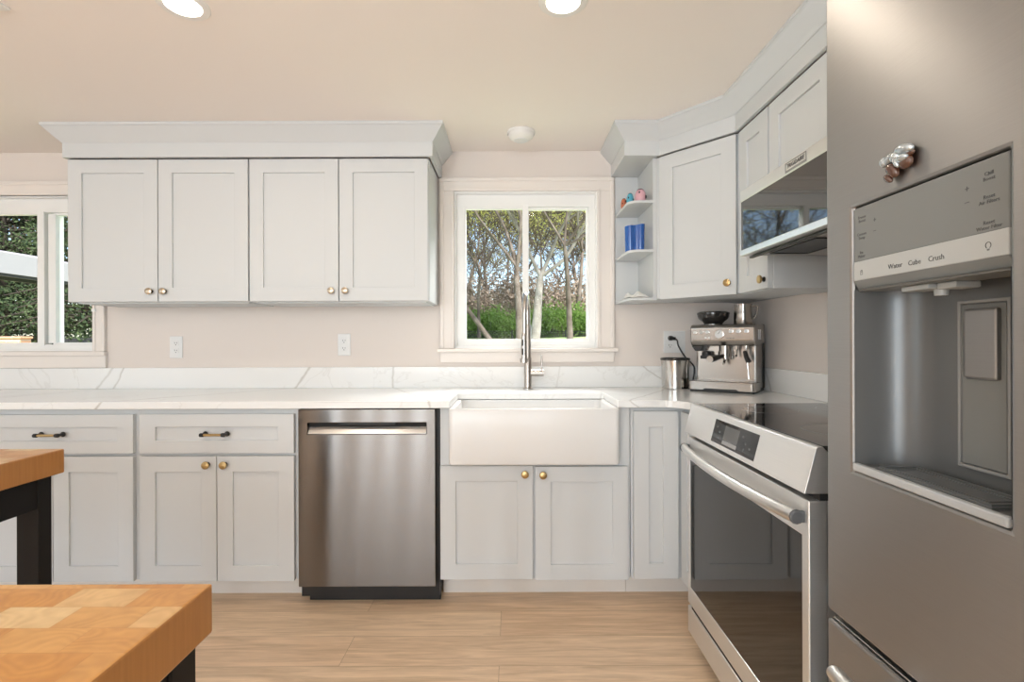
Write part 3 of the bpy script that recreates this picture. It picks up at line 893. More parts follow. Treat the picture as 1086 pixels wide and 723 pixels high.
for k, s_ in ((0, 1), (24, -1)):
    m = MB(og); c = hp[k]
    m.lathe([(0.0165, 0.0), (0.0165, 0.004), (0.013, 0.007), (0.0, 0.0075)], (c[0], c[1], 0.766), 12, (0, s_, 0)); m.box(c[0] + 0.004, RX + 0.002, c[1] - 0.006, c[1] + 0.006, 0.766 - 0.013, 0.766 + 0.013, 0.003); m.build('end_cap', 'cap_grey', hd)
m = MB(og); m.box(RX + 0.004, RX + 0.04, RY0 + 0.002, RY1 - 0.03, 0.176, 0.194); m.build('drawer_gap', 'dark_gap', t)
m = MB(og); m.box(RX, RX + 0.042, RY0 + 0.001, RY1 - 0.001, 0.085, 0.180, 0.003); m.build('storage_drawer', 'steel_range', t)
m = MB(og); m.box(0.71, 0.73, RY0 + 0.02, RY1 - 0.02, 0.012, 0.086); m.build('kick_plate', 'black', t)
for fx in (0.74, 1.26):
    for fy in (1.14, 1.81):
        m = MB(og); m.lathe([(0.02, 0), (0.02, 0.012), (0.011, 0.014), (0.011, 0.035)], (fx, fy, 0), 16); m.build('foot', 'black', t)

# ------------------------------------------------------------------ refrigerator
FX = 0.63
og = (0.97, 0.54, 0)
t = thing('refrigerator', 'tall brushed steel french-door refrigerator with an ice and water dispenser', 'refrigerator', og)
m = MB(og); m.box(0.748, 1.325, 0.075, 0.996, 0.03, 1.835, 0.004); m.build('body', 'steel_side', t)
m = MB(og); m.box(0.76, 1.30, 0.09, 0.98, 0.0, 0.032); m.build('base_grille', 'black', t)
HOLE = (0.633, 0.926, 0.918, 1.4035)
m = MB(og); m.ring_plate((0.498, 1.002, 0.624, 1.852), HOLE, FX, 0.742, axis='x', bev=0.006); ld = m.build('fresh_food_door', 'steel_fridge', t)
m = MB(og); m.box(FX, 0.742, 0.070, 0.493, 0.624, 1.852, 0.006); rd = m.build('fresh_food_door', 'steel_fridge', t)
m = MB(og); m.box(FX, 0.742, 0.070, 1.002, 0.07, 0.606, 0.006); fz = m.build('freezer_drawer', 'steel_fridge', t)
m = MB(og); m.box(FX + 0.012, 0.740, 0.072, 1.000, 0.604, 0.608, 0.001); m.build('drawer_lip', 'steel_light', fz)
m = MB(og); m.box(0.735, 0.750, 0.08, 0.992, 0.60, 0.63); m.build('gasket', 'black', t)
def bar_handle(pts, stand, parent):
    m = MB(og); m.tube(pts, [0.007] + [0.0145] * (len(pts) - 2) + [0.007], 18)
    for p in (pts[2], pts[-3]): m.tube([p, Vector(p) + Vector((stand, 0, 0))], 0.009, 12)
    return m.build('handle', 'steel_light', parent)
bar_handle([(0.578, 0.892, 0.566), (0.574, 0.889, 0.566), (0.572, 0.85, 0.566), (0.570, 0.54, 0.568), (0.572, 0.20, 0.568), (0.574, 0.158, 0.568), (0.578, 0.155, 0.568)], 0.06, fz)
bar_handle([(0.578, 0.528, 0.75), (0.574, 0.528, 0.753), (0.572, 0.528, 0.79), (0.570, 0.528, 1.2), (0.572, 0.528, 1.65), (0.574, 0.528, 1.687), (0.578, 0.528, 1.69)], 0.06, ld)
bar_handle([(0.578, 0.463, 0.75), (0.574, 0.463, 0.753), (0.572, 0.463, 0.79), (0.570, 0.463, 1.2), (0.572, 0.463, 1.65), (0.574, 0.463, 1.687), (0.578, 0.463, 1.69)], 0.06, rd)
# dispenser
y0, y1 = HOLE[0] + 0.002, HOLE[1] - 0.002
m = MB(og); m.box(FX + 0.003, FX + 0.05, y0, y1, 1.302, 1.4005, 0.002); dpn = m.build('control_panel', 'panel_grey', ld)
m = MB(og); m.box(FX + 0.002, FX + 0.05, y0, y1, 1.268, 1.3025, 0.001); m.build('button_strip', 'strip_grey', ld)
m = MB(og); m.prism([(FX + 0.002, 1.268), (FX + 0.012, 1.249), (FX + 0.075, 1.249), (FX + 0.075, 1.268)], y0, y1, 0.001, axis='y'); m.build('chin', 'panel_grey', ld)
m = MB(og)
plan = [(FX + 0.004, 0.924), (FX + 0.02, 0.923), (FX + 0.045, 0.921), (FX + 0.068, 0.914), (FX + 0.086, 0.900), (FX + 0.097, 0.882), (FX + 0.102, 0.860), (FX + 0.102, 0.700), (FX + 0.097, 0.678), (FX + 0.086, 0.660), (FX + 0.068, 0.646), (FX + 0.045, 0.638), (FX + 0.004, 0.635)]
lo = [m.v((x, y, 0.93)) for x, y in plan]; hi = [m.v((x, y, 1.252)) for x, y in plan]
for i in range(len(plan) - 1): m.face((lo[i], hi[i], hi[i + 1], lo[i + 1]))
m.face([v for v in lo]); m.face([v for v in hi[::-1]])
m.build('recess', 'cavity_grey', ld)
m = MB(og); m.box(FX - 0.002, FX + 0.010, y0, y1, 0.919, 0.9335, 0.003)
m.build('tray_lip', 'lip_grey', ld)
m = MB(og); m.box(FX + 0.014, FX + 0.088, 0.672, 0.888, 0.930, 0.934, 0.001)
m.ring_plate((FX + 0.018, FX + 0.084, 0.676, 0.884), (FX + 0.022, FX + 0.080, 0.680, 0.880), 0.933, 0.9365, axis='z')
m.ring_plate((FX + 0.030, FX + 0.072, 0.692, 0.868), (FX + 0.032, FX + 0.070, 0.694, 0.866), 0.933, 0.9355, axis='z')
m.build('drip_grille', 'cavity_grey', ld)
m = MB(og); m.ring_plate((0.728, 0.815, 0.955, 1.222), (0.733, 0.810, 0.960, 1.217), FX + 0.096, FX + 0.103, axis='x', bev=0.001); pd = m.build('paddle_frame', 'plastic_grey', ld)
m = MB(og); m.box(FX + 0.097, FX + 0.103, 0.735, 0.808, 0.962, 1.215, 0.001); m.build('paddle', 'panel_grey', pd)
m = MB(og); m.box(FX + 0.090, FX + 0.099, 0.742, 0.799, 1.098, 1.208, 0.004); m.build('paddle_pad', 'steel_fridge', pd)
m = MB(og); m.box(FX + 0.03, FX + 0.07, 0.792, 0.848, 1.2405, 1.249, 0.002); m.build('water_spout', 'strip_grey', ld)
m = MB(og); m.box(FX + 0.04, FX + 0.08, 0.755, 0.788, 1.239, 1.249, 0.002); m.lathe([(0.009, 1.230), (0.010, 1.241)], (FX + 0.055, 0.797, 0), 16); m.build('ice_chute', 'strip_grey', ld)

def fp(x, y, dx=0.0):
    Y = (FX + dx) * FOC / (x - 543)
    return Vector((FX + dx, Y, EYE + (361.5 - y) * Y / FOC)) - Vector(og)
def ftext(name, body, x, y, size, dx=0.0028):
    return text(name, body, size, frame_at(fp(x, y, dx), (0, -1, 0), (0, 0, 1)), 'ink', dpn)
for nm, body, x, y, s_ in (('freeze_boost_mark', 'Freeze\nBoost', 914.5, 233.5, 0.0072), ('custom_temp_mark', 'Custom\nTemp', 914.2, 251.5, 0.0072), ('ice_maker_mark', 'Ice\nMaker', 914.0, 271, 0.0072),
                           ('plus_mark', '+', 928, 234.5, 0.013), ('minus_mark', '\u2013', 928, 245.5, 0.013),
                           ('plus_mark', '+', 1026, 202.5, 0.013), ('minus_mark', '\u2013', 1026, 216, 0.013),
                           ('chill_boost_mark', 'Chill\nBoost', 1049.5, 188, 0.0072), ('reset_air_mark', 'Reset\nAir Filters', 1049.5, 212.5, 0.0072), ('reset_water_mark', 'Reset\nWater Filter', 1049.2, 240, 0.0072)):
    ftext(nm, body, x, y, s_)
for nm, body, x, y in (('water_mark', 'Water', 949.5, 283.3), ('cube_mark', 'Cube', 970, 279.6), ('crush_mark', 'Crush', 993, 275)):
    ftext(nm, body, x, y, 0.0115, 0.0018)
# lock and bulb symbols
c = fp(914, 290, 0.0018)
m = MB(); m.ring_plate((c.y - 0.003, c.y + 0.003, c.z - 0.0045, c.z + 0.001), (c.y - 0.0023, c.y + 0.0023, c.z - 0.0038, c.z + 0.0003), c.x - 0.0002, c.x, axis='x')
m.tube([(c.x - 0.0002, c.y + 0.002 * math.cos(a), c.z + 0.0015 + 0.0025 * math.sin(a)) for a in [k * PI / 8 for k in range(9)]], 0.0004, 6)
m.build('lock_symbol', 'ink', dpn)
c = fp(1048.5, 262.5, 0.0018)
m = MB(); m.tube([(c.x - 0.0002, c.y + 0.0038 * math.cos(a), c.z + 0.001 + 0.0042 * math.sin(a)) for a in [-PI / 3.2 + k * (PI + 2 * PI / 3.2) / 16 for k in range(17)]], 0.0004, 6)
for dz in (-0.0042, -0.0054): m.tube([(c.x - 0.0002, c.y - 0.0016, c.z + dz), (c.x - 0.0002, c.y + 0.0016, c.z + dz)], 0.0004, 6)
m.build('bulb_symbol', 'ink', dpn)

# magnet on the fridge door
c = Vector((FX, 0.63 * FOC / (957 - 543), EYE + (361.5 - 172) * 0.8065 / FOC))
t = thing('fridge_magnet', 'small shiny brown and silver sculpted magnet on the refrigerator door', 'magnet', c)
m = MB()
Rr = lambda a: Matrix.Rotation(math.radians(a), 4, 'X')
m.ball((-0.008, 0.014, 0.008), 0.012, 3, (0.7, 1.2, 0.7), Rr(-20)); m.ball((-0.011, 0.024, 0.006), 0.008, 3, (0.8, 0.9, 1.1))
m.ball((-0.009, -0.016, 0.013), 0.012, 3, (0.75, 1.55, 0.75), Rr(12)); m.ball((-0.010, 0.0, 0.006), 0.009, 3, (0.9, 1.1, 1.0))
m.ball((-0.013, -0.005, -0.004), 0.006, 3, (0.8, 0.7, 1.7), Rr(-25)); m.ball((-0.012, -0.016, -0.001), 0.009, 3, (0.8, 1.2, 0.7))
m.build('ribbon', 'glaze_silver', t)
m = MB()
m.ball((-0.008, 0.009, -0.012), 0.010, 3, (0.8, 0.95, 1.6), Rr(-38)); m.ball((-0.009, 0.017, -0.023), 0.007, 3, (0.8, 0.8, 1.5), Rr(-45))
m.ball((-0.007, -0.017, -0.008), 0.011, 3, (0.7, 1.2, 0.95)); m.ball((-0.006, -0.018, 0.004), 0.009, 3, (0.7, 1.7, 0.6))
m.build('body', 'glaze_brown', t)

# ------------------------------------------------------------------ dishwasher
DX0, DX1 = -0.942, -0.322
og = (-0.632, BF, 0)
t = thing('dishwasher', 'brushed steel dishwasher with a pocket handle between the white base cabinets', 'dishwasher', og)
m = MB(og); m.box(DX0 + 0.004, DX1 - 0.002, BF + 0.012, D - 0.03, 0.03, BT - 0.001); m.build('tub', 'black', t)
x0, x1 = -0.937, -0.3375
dz0, dz1 = 0.088, 0.864
hx0, hx1, hz0, hz1 = (325.3 - 543) * 2.185 / FOC, (451.8 - 543) * 2.185 / FOC, EYE + (361.5 - 459.8) * 2.185 / FOC, EYE + (361.5 - 447.6) * 2.185 / FOC
m = MB(og); m.ring_plate((x0, x1, dz0, dz1), (hx0, hx1, hz0, hz1), 2.185, 2.222, bev=0.0025); dd = m.build('door', 'steel', t)
m = MB(og)
m.prism([(2.2155, hz0), (2.187, hz0 + 0.002), (2.187, hz0 + 0.003), (2.2125, hz0 + 0.034), (2.2155, hz0 + 0.034)], hx0 + 0.002, hx1 - 0.002, axis='x'); m.build('pocket_scoop', 'steel_light', dd)
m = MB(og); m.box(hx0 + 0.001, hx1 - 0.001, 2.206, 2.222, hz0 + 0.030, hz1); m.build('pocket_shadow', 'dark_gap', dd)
m = MB(og); m.box(hx0 + 0.14, hx1 - 0.14, 2.190, 2.206, hz1 - 0.010, hz1, 0.002); m.build('pocket_lip', 'black', dd)
m = MB(og); m.box(hx1 - 0.072, hx1 - 0.03, 2.2025, 2.2035, hz0 + 0.026, hz0 + 0.029, 0); m.build('door_mark', 'plastic_grey', dd)
m = MB(og); m.box(DX0 + 0.030, DX1 - 0.002, 2.245, 2.27, 0.0, 0.088, 0.002); m.build('kick_plate', 'black', t)

# ------------------------------------------------------------------ farmhouse sink
og = (0.094, 2.16, 0.623)
t = thing('farmhouse_sink', 'white apron-front farmhouse sink set below the worktop', 'sink', og)
ax0, ax1, ay0, ay1 = -0.2765, 0.4645, 2.150, 2.60
def rrect(x0, x1, y0, y1, rf, rb, n=6):
    pts = []
    for cx, cy, r, a in ((x0 + rf, y0 + rf, rf, 180), (x1 - rf, y0 + rf, rf, 270), (x1 - rb, y1 - rb, rb, 0), (x0 + rb, y1 - rb, rb, 90)):
        pts += [(cx + r * math.cos(math.radians(a + 90 * k / n)), cy + r * math.sin(math.radians(a + 90 * k / n))) for k in range(n + 1)]
    return pts
m = MB(og)
loops = []
zb, zt = 0.623, 0.8685
for (g, z) in ((0.010, zb), (0.003, zb + 0.003), (0.0, zb + 0.010), (0.0, zt - 0.007), (0.002, zt - 0.002), (0.007, zt)):
    loops.append([m.v((x, y, z)) for x, y in rrect(ax0 + g, ax1 - g, ay0 + g, ay1 - g, 0.022 - g * 0.5, 0.02)])
for (g, gb, z) in ((0.018, 0.03, zt), (0.024, 0.1, zt - 0.004), (0.026, 0.1, zt - 0.012), (0.032, 0.106, zb + 0.06), (0.06, 0.13, zb + 0.03)):
    loops.append([m.v((x, y, z)) for x, y in rrect(ax0 + g, ax1 - g, ay0 + g, ay1 - gb + 0.012, 0.028, 0.03)])
for a, b_ in zip(loops, loops[1:]):
    n = len(a)
    for k in range(n): m.face((a[k], a[(k + 1) % n], b_[(k + 1) % n], b_[k]))
m.face(loops[0][::-1]); m.face(loops[-1])
m.build('basin', 'fireclay', t, angle=50)
m = MB(og); m.lathe([(0.045, zb + 0.0302), (0.045, zb + 0.033), (0.036, zb + 0.0335), (0.03, zb + 0.031), (0, zb + 0.0305)], (0.094, 2.36, 0), 28, cap=False); m.build('drain', 'nickel', t)

# ------------------------------------------------------------------ faucet
fx, fy = 0.085, 2.70
og = (fx, fy, CZ)
t = thing('kitchen_faucet', 'brushed nickel pull-down faucet standing behind the farmhouse sink', 'faucet', og)
m = MB(og); m.lathe([(0.027, CZ + 0.0003), (0.027, CZ + 0.006), (0.0215, CZ + 0.009), (0.0205, CZ + 0.012), (0.0205, CZ + 0.165), (0.0185, CZ + 0.172), (0.0185, CZ + 0.34), (0.016, CZ + 0.35)], (fx, fy, 0), 28); m.build('body', 'nickel', t)
m = MB(og)
sp = [(fx, fy, CZ + 0.345), (fx, fy, CZ + 0.42)]
rr = 0.085
for k in range(1, 13):
    a = PI * k / 13
    sp.append((fx - 0.020 * (1 - math.cos(a)) / 2, fy - rr + rr * math.cos(a), CZ + 0.42 + rr * math.sin(a)))
sp += [(fx - 0.021, fy - 2 * rr, CZ + 0.40), (fx - 0.021, fy - 2 * rr, CZ + 0.29)]
m.tube(sp, [0.0145, 0.0135] + [0.013] * 12 + [0.0125, 0.0125], 18); m.build('spout', 'nickel', t)
hx, hy = fx - 0.024, fy - 2 * rr
m = MB(og); m.lathe([(0.0125, CZ + 0.30), (0.0150, CZ + 0.285), (0.0150, CZ + 0.285), (0.0155, CZ + 0.17), (0.0185, CZ + 0.155), (0.0185, CZ + 0.150), (0.014, CZ + 0.149)], (hx, hy, 0), 24)
sh = m.build('spray_head', 'nickel', t)
m = MB(og)
for dz in (0.205, 0.25): m.box(hx - 0.012, hx - 0.003, hy - 0.0175, hy - 0.010, CZ + dz - 0.015, CZ + dz + 0.017, 0.003)
m.build('spray_buttons', 'black', sh)
m = MB(og); m.tube([(fx, fy - 0.01, CZ + 0.163), (hx + 0.006, hy + 0.014, CZ + 0.163)], 0.007, 12); m.lathe([(0.021, CZ + 0.155), (0.021, CZ + 0.171)], (hx, hy, 0), 24); m.build('docking_arm', 'nickel', t)
m = MB(og); m.tube([(fx + 0.015, fy, CZ + 0.088), (fx + 0.085, fy, CZ + 0.088)], 0.0185, 22); hn = m.build('handle', 'nickel', t)
m = MB(og); m.tube([(fx + 0.074, fy, CZ + 0.10), (fx + 0.076, fy, CZ + 0.182)], [0.0052, 0.0042], 12); m.build('lever', 'nickel', hn)

# ------------------------------------------------------------------ coffee machine
rz = -math.radians(37.7)
ux, uy = math.cos(rz), math.sin(rz)
fl = Vector((0.920, 2.597, CZ))
t = thing('espresso_machine', 'stainless espresso machine with a smoked bean hopper in the worktop corner', 'coffee machine', fl + Vector((0.16 * ux - 0.1 * uy, 0.16 * uy + 0.1 * ux, 0)), rz)
og = (0.16, 0.1, 0)
m = MB(og); m.box(0.012, 0.308, 0.075, 0.222, 0.008, 0.338, 0.012, 3); m.box(0.02, 0.30, 0.05, 0.21, 0.0045, 0.02, 0.003); m.build('body', 'steel_coffee', t)
m = MB(og); m.prism([(0.004, 0.255), (0.020, 0.232), (0.10, 0.232), (0.222, 0.245), (0.222, 0.340), (0.016, 0.340), (0.0, 0.325)], 0.004, 0.316, 0.008, axis='x', seg=3); hdd = m.build('head', 'steel_coffee', t)
m = MB(og); m.box(0.006, 0.314, 0.215, 0.228, 0.01, 0.342, 0.006); m.build('rear_housing', 'smoke', t)
m = MB(og); m.prism(rrect(0.0, 0.32, -0.022, 0.10, 0.02, 0.01), 0.010, 0.052, 0.002); tr_ = m.build('drip_tray', 'steel_coffee', t)
m = MB(og); m.prism([(0.07, 0.006), (0.085, 0.018), (0.235, 0.018), (0.25, 0.006)], -0.0232, -0.018, axis='y'); m.build('tray_notch', 'black', tr_)
m = MB(og); m.prism(rrect(0.012, 0.308, -0.010, 0.076, 0.014, 0.004), 0.0515, 0.0545)
m.mi = 1
for k in range(16): m.box(0.025 + k * 0.0175, 0.034 + k * 0.0175, 0.0, 0.066, 0.0543, 0.0560)
m.build('drip_grid', ['smoke', 'steel_coffee'], tr_)
m = MB(og); m.box(0.008, 0.312, -0.012, 0.215, 0.0, 0.011, 0.002); m.build('base', 'black', t)
# front controls, on the near-vertical head front (y ~0.002)
m = MB(og); m.lathe([(0.023, 0.0), (0.023, 0.005), (0.020, 0.006)], (0.150, 0.004, 0.290), 32, (0, -1, 0.05)); m.mi = 1; m.lathe([(0.020, 0.0058), (0.020, 0.0064), (0.0, 0.0064)], (0.150, 0.004, 0.290), 32, (0, -1, 0.05), cap=False)
m.mi = 2; m.box(0.149, 0.151, -0.004, -0.0026, 0.290, 0.306, 0, rot=Matrix.Rotation(0.7, 4, 'Y')); m.build('pressure_gauge', ['chrome', 'plastic_white', 'ink'], hdd)
for i, (x, z, r, dark) in enumerate(((0.030, 0.300, 0.0105, 0), (0.061, 0.302, 0.0125, 1), (0.092, 0.302, 0.0105, 0), (0.206, 0.304, 0.0115, 0), (0.240, 0.304, 0.0115, 0), (0.276, 0.304, 0.0115, 0), (0.082, 0.272, 0.006, 0), (0.102, 0.272, 0.006, 0))):
    m = MB(og); m.lathe([(r, 0.0), (r, 0.006), (r * 0.82, 0.0065)], (x, 0.004, z), 20, (0, -1, 0.05)); m.mi = 1; m.lathe([(r * 0.78, 0.006), (r * 0.78, 0.0072), (0, 0.0074)], (x, 0.004, z), 20, (0, -1, 0.05), cap=False)
    m.build('button', ['chrome', 'steel_side' if dark else 'plastic_white'], hdd)
for x in (0.185, 0.200, 0.205 + 0.01):
    m = MB(og); m.box(x, x + 0.005, -0.0008, 0.003, 0.268, 0.271); m.build('indicator', 'ink', hdd)
text('lettering', 'Breville', 0.0125, frame_at(Vector((0.150, 0.0005, 0.325)) - Vector(og), (1, 0, 0), (0, 0.05, 1)), 'plastic_grey', hdd)
m = MB(og); m.lathe([(0.030, 0.185), (0.030, 0.235)], (0.165, 0.055, 0), 24); m.lathe([(0.034, 0.192), (0.034, 0.205)], (0.165, 0.055, 0), 24); m.build('group_head', 'steel_coffee', t)
m = MB(og); m.mi = 0; m.lathe([(0.033, 0.165), (0.034, 0.193)], (0.165, 0.055, 0), 24)
m.mi = 1; m.tube([(0.160, 0.03, 0.180), (0.150, -0.01, 0.176), (0.140, -0.055, 0.170), (0.132, -0.085, 0.168)], [0.010, 0.012, 0.0155, 0.0165], 16)
m.mi = 0; m.tube([(0.132, -0.085, 0.168), (0.1305, -0.092, 0.1676)], 0.0168, 18); m.tube([(0.165, 0.045, 0.165), (0.165, 0.030, 0.146), (0.165, 0.018, 0.142)], 0.006, 10)
m.build('portafilter', ['chrome', 'black'], t)
m = MB(og); m.prism([(0.005, 0.232), (0.07, 0.232), (0.055, 0.205), (0.025, 0.205)], 0.02, 0.09, 0.003, axis='y'); m.lathe([(0.026, 0.178), (0.024, 0.20), (0.016, 0.205)], (0.075, 0.05, 0), 20); m.box(0.05, 0.135, 0.02, 0.08, 0.165, 0.183, 0.004); m.build('grinder_cradle', 'black', t)
m = MB(og); m.lathe([(0.011, 0.215), (0.012, 0.234)], (0.268, 0.03, 0), 16); m.tube([(0.268, 0.03, 0.218), (0.270, 0.022, 0.185)], 0.006, 10)
m.mi = 1; m.tube([(0.266, 0.018, 0.205), (0.276, 0.005, 0.175), (0.288, -0.004, 0.155)], [0.010, 0.0115, 0.013], 14)
m.mi = 0; m.tube([(0.280, 0.0, 0.160), (0.284, -0.004, 0.12), (0.288, -0.004, 0.070)], 0.0045, 10); m.build('steam_wand', ['chrome', 'black'], t)
m = MB(og); m.lathe([(0.010, 0.212), (0.012, 0.234)], (0.222, 0.045, 0), 16); m.tube([(0.222, 0.045, 0.215), (0.222, 0.035, 0.185), (0.222, 0.022, 0.178)], 0.005, 10); m.build('water_spout', 'chrome', t)
m = MB(og); m.box(0.3155, 0.3175, 0.06, 0.078, 0.262, 0.312, 0.001); m.box(0.3155, 0.3175, 0.09, 0.122, 0.262, 0.312, 0.001); m.build('side_dial', 'plastic_white', hdd)
hc = (0.088, 0.120, 0)
m = MB(og); m.lathe([(0.045, 0.338), (0.046, 0.346), (0.052, 0.356), (0.072, 0.372), (0.078, 0.384), (0.079, 0.398)], hc, 36); hp_ = m.build('bean_hopper', 'smoke', t)
m = MB(og); m.lathe([(0.081, 0.396), (0.081, 0.404), (0.070, 0.410), (0.02, 0.412), (0, 0.412)], hc, 36, cap=False); m.build('hopper_lid', 'smoke', hp_)
m = MB(og); m.lathe([(0.050, 0.338), (0.050, 0.343)], hc, 30); m.build('hopper_collar', 'chrome', hp_)
# power cord from the outlet down behind the canister to the machine
def wl_(p):
    q = Vector(p) - Vector(t.location); c_, s_ = math.cos(-rz), math.sin(-rz)
    return Vector((q.x * c_ - q.y * s_, q.x * s_ + q.y * c_, q.z))
ox, oz = P(715) - 0.025, Q(363) + 0.021
def spline(pts, n=8):
    out = []
    pts = [Vector(p) for p in pts]
    for i in range(len(pts) - 1):
        p0 = pts[max(i - 1, 0)]; p1 = pts[i]; p2 = pts[i + 1]; p3 = pts[min(i + 2, len(pts) - 1)]
        for k in range(n):
            u = k / n
            out.append(0.5 * ((2 * p1) + (-p0 + p2) * u + (2 * p0 - 5 * p1 + 4 * p2 - p3) * u * u + (-p0 + 3 * p1 - 3 * p2 + p3) * u ** 3))
    out.append(pts[-1]); return out
cord = [(ox + 0.012, D - 0.034, oz - 0.002), (ox + 0.030, D - 0.034, oz - 0.012), (ox + 0.038, D - 0.034, oz - 0.045), (ox + 0.075, D - 0.034, oz - 0.105), (ox + 0.118, D - 0.036, oz - 0.150), (ox + 0.124, D - 0.040, oz - 0.185), (ox + 0.112, D - 0.046, 0.912), (ox + 0.135, D - 0.045, 0.906), (ox + 0.20, D - 0.043, 0.906)]
m = MB(); m.tube([wl_(p) for p in spline(cord)], 0.0042, 10); pc = m.build('power_cord', 'black', t)
m = MB(); a_, b2 = wl_((ox, D - 0.0085, oz)), wl_((ox, D - 0.03, oz)); m.tube([a_, b2], [0.014, 0.013], 16)
m.tube([wl_((ox - 0.012, D - 0.028, oz + 0.001)), wl_((ox + 0.022, D - 0.034, oz - 0.003))], [0.011, 0.008], 14); m.build('plug', 'black', pc)

# milk jug on the machine
t2 = thing('milk_jug', 'small steel milk jug standing on top of the espresso machine', 'jug', fl + Vector((0.232 * ux - 0.13 * uy, 0.232 * uy + 0.13 * ux, 0.3405)), rz)
m = MB(); m.lathe([(0.0, 0.0), (0.043, 0.0), (0.045, 0.004), (0.043, 0.06), (0.0405, 0.085), (0.043, 0.104), (0.0415, 0.104), (0.039, 0.085), (0.0415, 0.06), (0.043, 0.006), (0.0, 0.005)], n=36, cap=False); m.build('body', 'steel_coffee', t2)
m = MB(); m.tube([(0.042, 0, 0.088), (0.060, 0, 0.094), (0.070, 0, 0.088), (0.066, 0, 0.06), (0.056, 0, 0.032), (0.043, 0, 0.028)], 0.0035, 10); m.build('handle', 'steel_coffee', t2)

# steel canister
t2 = thing('steel_canister', 'shiny steel canister with a black rim beside the espresso machine', 'canister', (0.878, 2.692, CZ))
m = MB(); m.lathe([(0.0, 0.0), (0.066, 0.0), (0.070, 0.004), (0.0705, 0.12), (0.0745, 0.150), (0.0745, 0.158), (0.0715, 0.158), (0.067, 0.12), (0.067, 0.006), (0.0, 0.005)], n=44, cap=False); m.build('body', 'chrome', t2)
m = MB(); m.lathe([(0.0755, 0.154), (0.0775, 0.157), (0.0775, 0.164), (0.0745, 0.167), (0.070, 0.166), (0.070, 0.156)], n=44, cap=False); m.build('rim', 'smoke', t2)

# ------------------------------------------------------------------ little things on the open shelves
TZ = SZ[2] + 0.013
def egg_toy(x, y, r, h, m_, label, spots):
    t = thing('egg_toy', label, 'toy', (x, y, TZ))
    m = MB(); m.lathe([(0.0, 0.0), (r * 0.75, 0.0), (r * 0.97, h * 0.22), (r, h * 0.45), (r * 0.93, h * 0.68), (r * 0.70, h * 0.88), (r * 0.36, h * 0.98), (0.0, h)], n=28, cap=False); m.build('body', m_, t, angle=None)
    m = MB(); m.lathe([(r * 0.62, h * 0.925), (r * 0.38, h * 0.995), (0.0, h * 1.02)], n=20, cap=False); m.build('cap', 'black', t)
    for a, z, s_ in spots:
        rr_ = r * (0.99 if 0.3 < z < 0.55 else 0.93)
        m = MB(); m.ball((rr_ * math.cos(math.radians(a)), rr_ * math.sin(math.radians(a)), z * h), s_, 2, (0.6, 0.6, 1.0)); m.build('spot', 'black', t)
egg_toy(0.664, 2.575, 0.028, 0.076, 'pink', 'pink egg-shaped toy with black spots on the top open shelf', ((-115, 0.70, 0.006), (-35, 0.42, 0.010), (120, 0.6, 0.007)))
egg_toy(0.6205, 2.615, 0.0185, 0.066, 'sky_blue', 'light blue egg-shaped toy between the pink and the orange one', ((-130, 0.6, 0.006), (-40, 0.45, 0.006)))
egg_toy(0.605, 2.690, 0.0165, 0.060, 'orange', 'orange egg-shaped toy at the window end of the top open shelf', ((-60, 0.7, 0.007), (-130, 0.5, 0.005)))
BZ = SZ[1] + 0.013
t = thing('blue_vase', 'glossy blue wavy vase on the middle open shelf', 'vase', (0.640, 2.60, BZ))
m = MB()
plan = []
for k in range(48):
    a = 2 * PI * k / 48
    cx = 0.052 * math.cos(a); cy = 0.036 * math.sin(a)
    f = 1 - 0.45 * math.exp(-((a - 1.5 * PI) / 0.28) ** 2) - 0.45 * math.exp(-((a - 0.5 * PI) / 0.28) ** 2)
    plan.append((math.copysign(abs(cx / 0.052) ** 0.75, cx) * 0.052, cy * f))
rings = []
for s_, z in ((0.93, 0.0), (0.955, 0.004), (1.0, 0.14), (0.94, 0.14), (0.90, 0.01)):
    rings.append([m.v((x * s_, y * s_, z + (0.006 * x / 0.052 if z > 0.1 else 0))) for x, y in plan])
for a, b_ in zip(rings, rings[1:]):
    for k in range(48): m.face((a[k], a[(k + 1) % 48], b_[(k + 1) % 48], b_[k]))
m.face(rings[0][::-1]); m.face(rings[-1]); m.build('body', 'blue', t)
t = thing('white_cloth', 'crumpled white cloth lying on the lowest open shelf', 'cloth', (0.645, 2.62, SZ[0] + 0.013))
rnd = random.Random(4)
m = MB(); bmesh.ops.create_grid(m.bm, x_segments=22, y_segments=22, size=0.5)
for v in m.bm.verts:
    x, y = v.co.x, v.co.y
    h = 0.010 + 0.012 * math.sin(9 * x + 2 * y) * math.cos(7 * y - 3 * x) + 0.010 * math.sin(17 * x * y + 3) + 0.012 * math.exp(-((x - 0.1) ** 2 + (y + 0.1) ** 2) * 14)
    edge = max(abs(x), abs(y)) * 2
    v.co = Vector((x * 0.10, y * 0.17, max(0.001, h * (1.15 - edge ** 4) + 0.004)))
for f in m.bm.faces: f.smooth = True
ret = bmesh.ops.extrude_face_region(m.bm, geom=list(m.bm.faces))
for e in ret['geom']:
    if isinstance(e, bmesh.types.BMVert): e.co.z += 0.003
m.build('cloth', 'cloth', t, recalc=True)

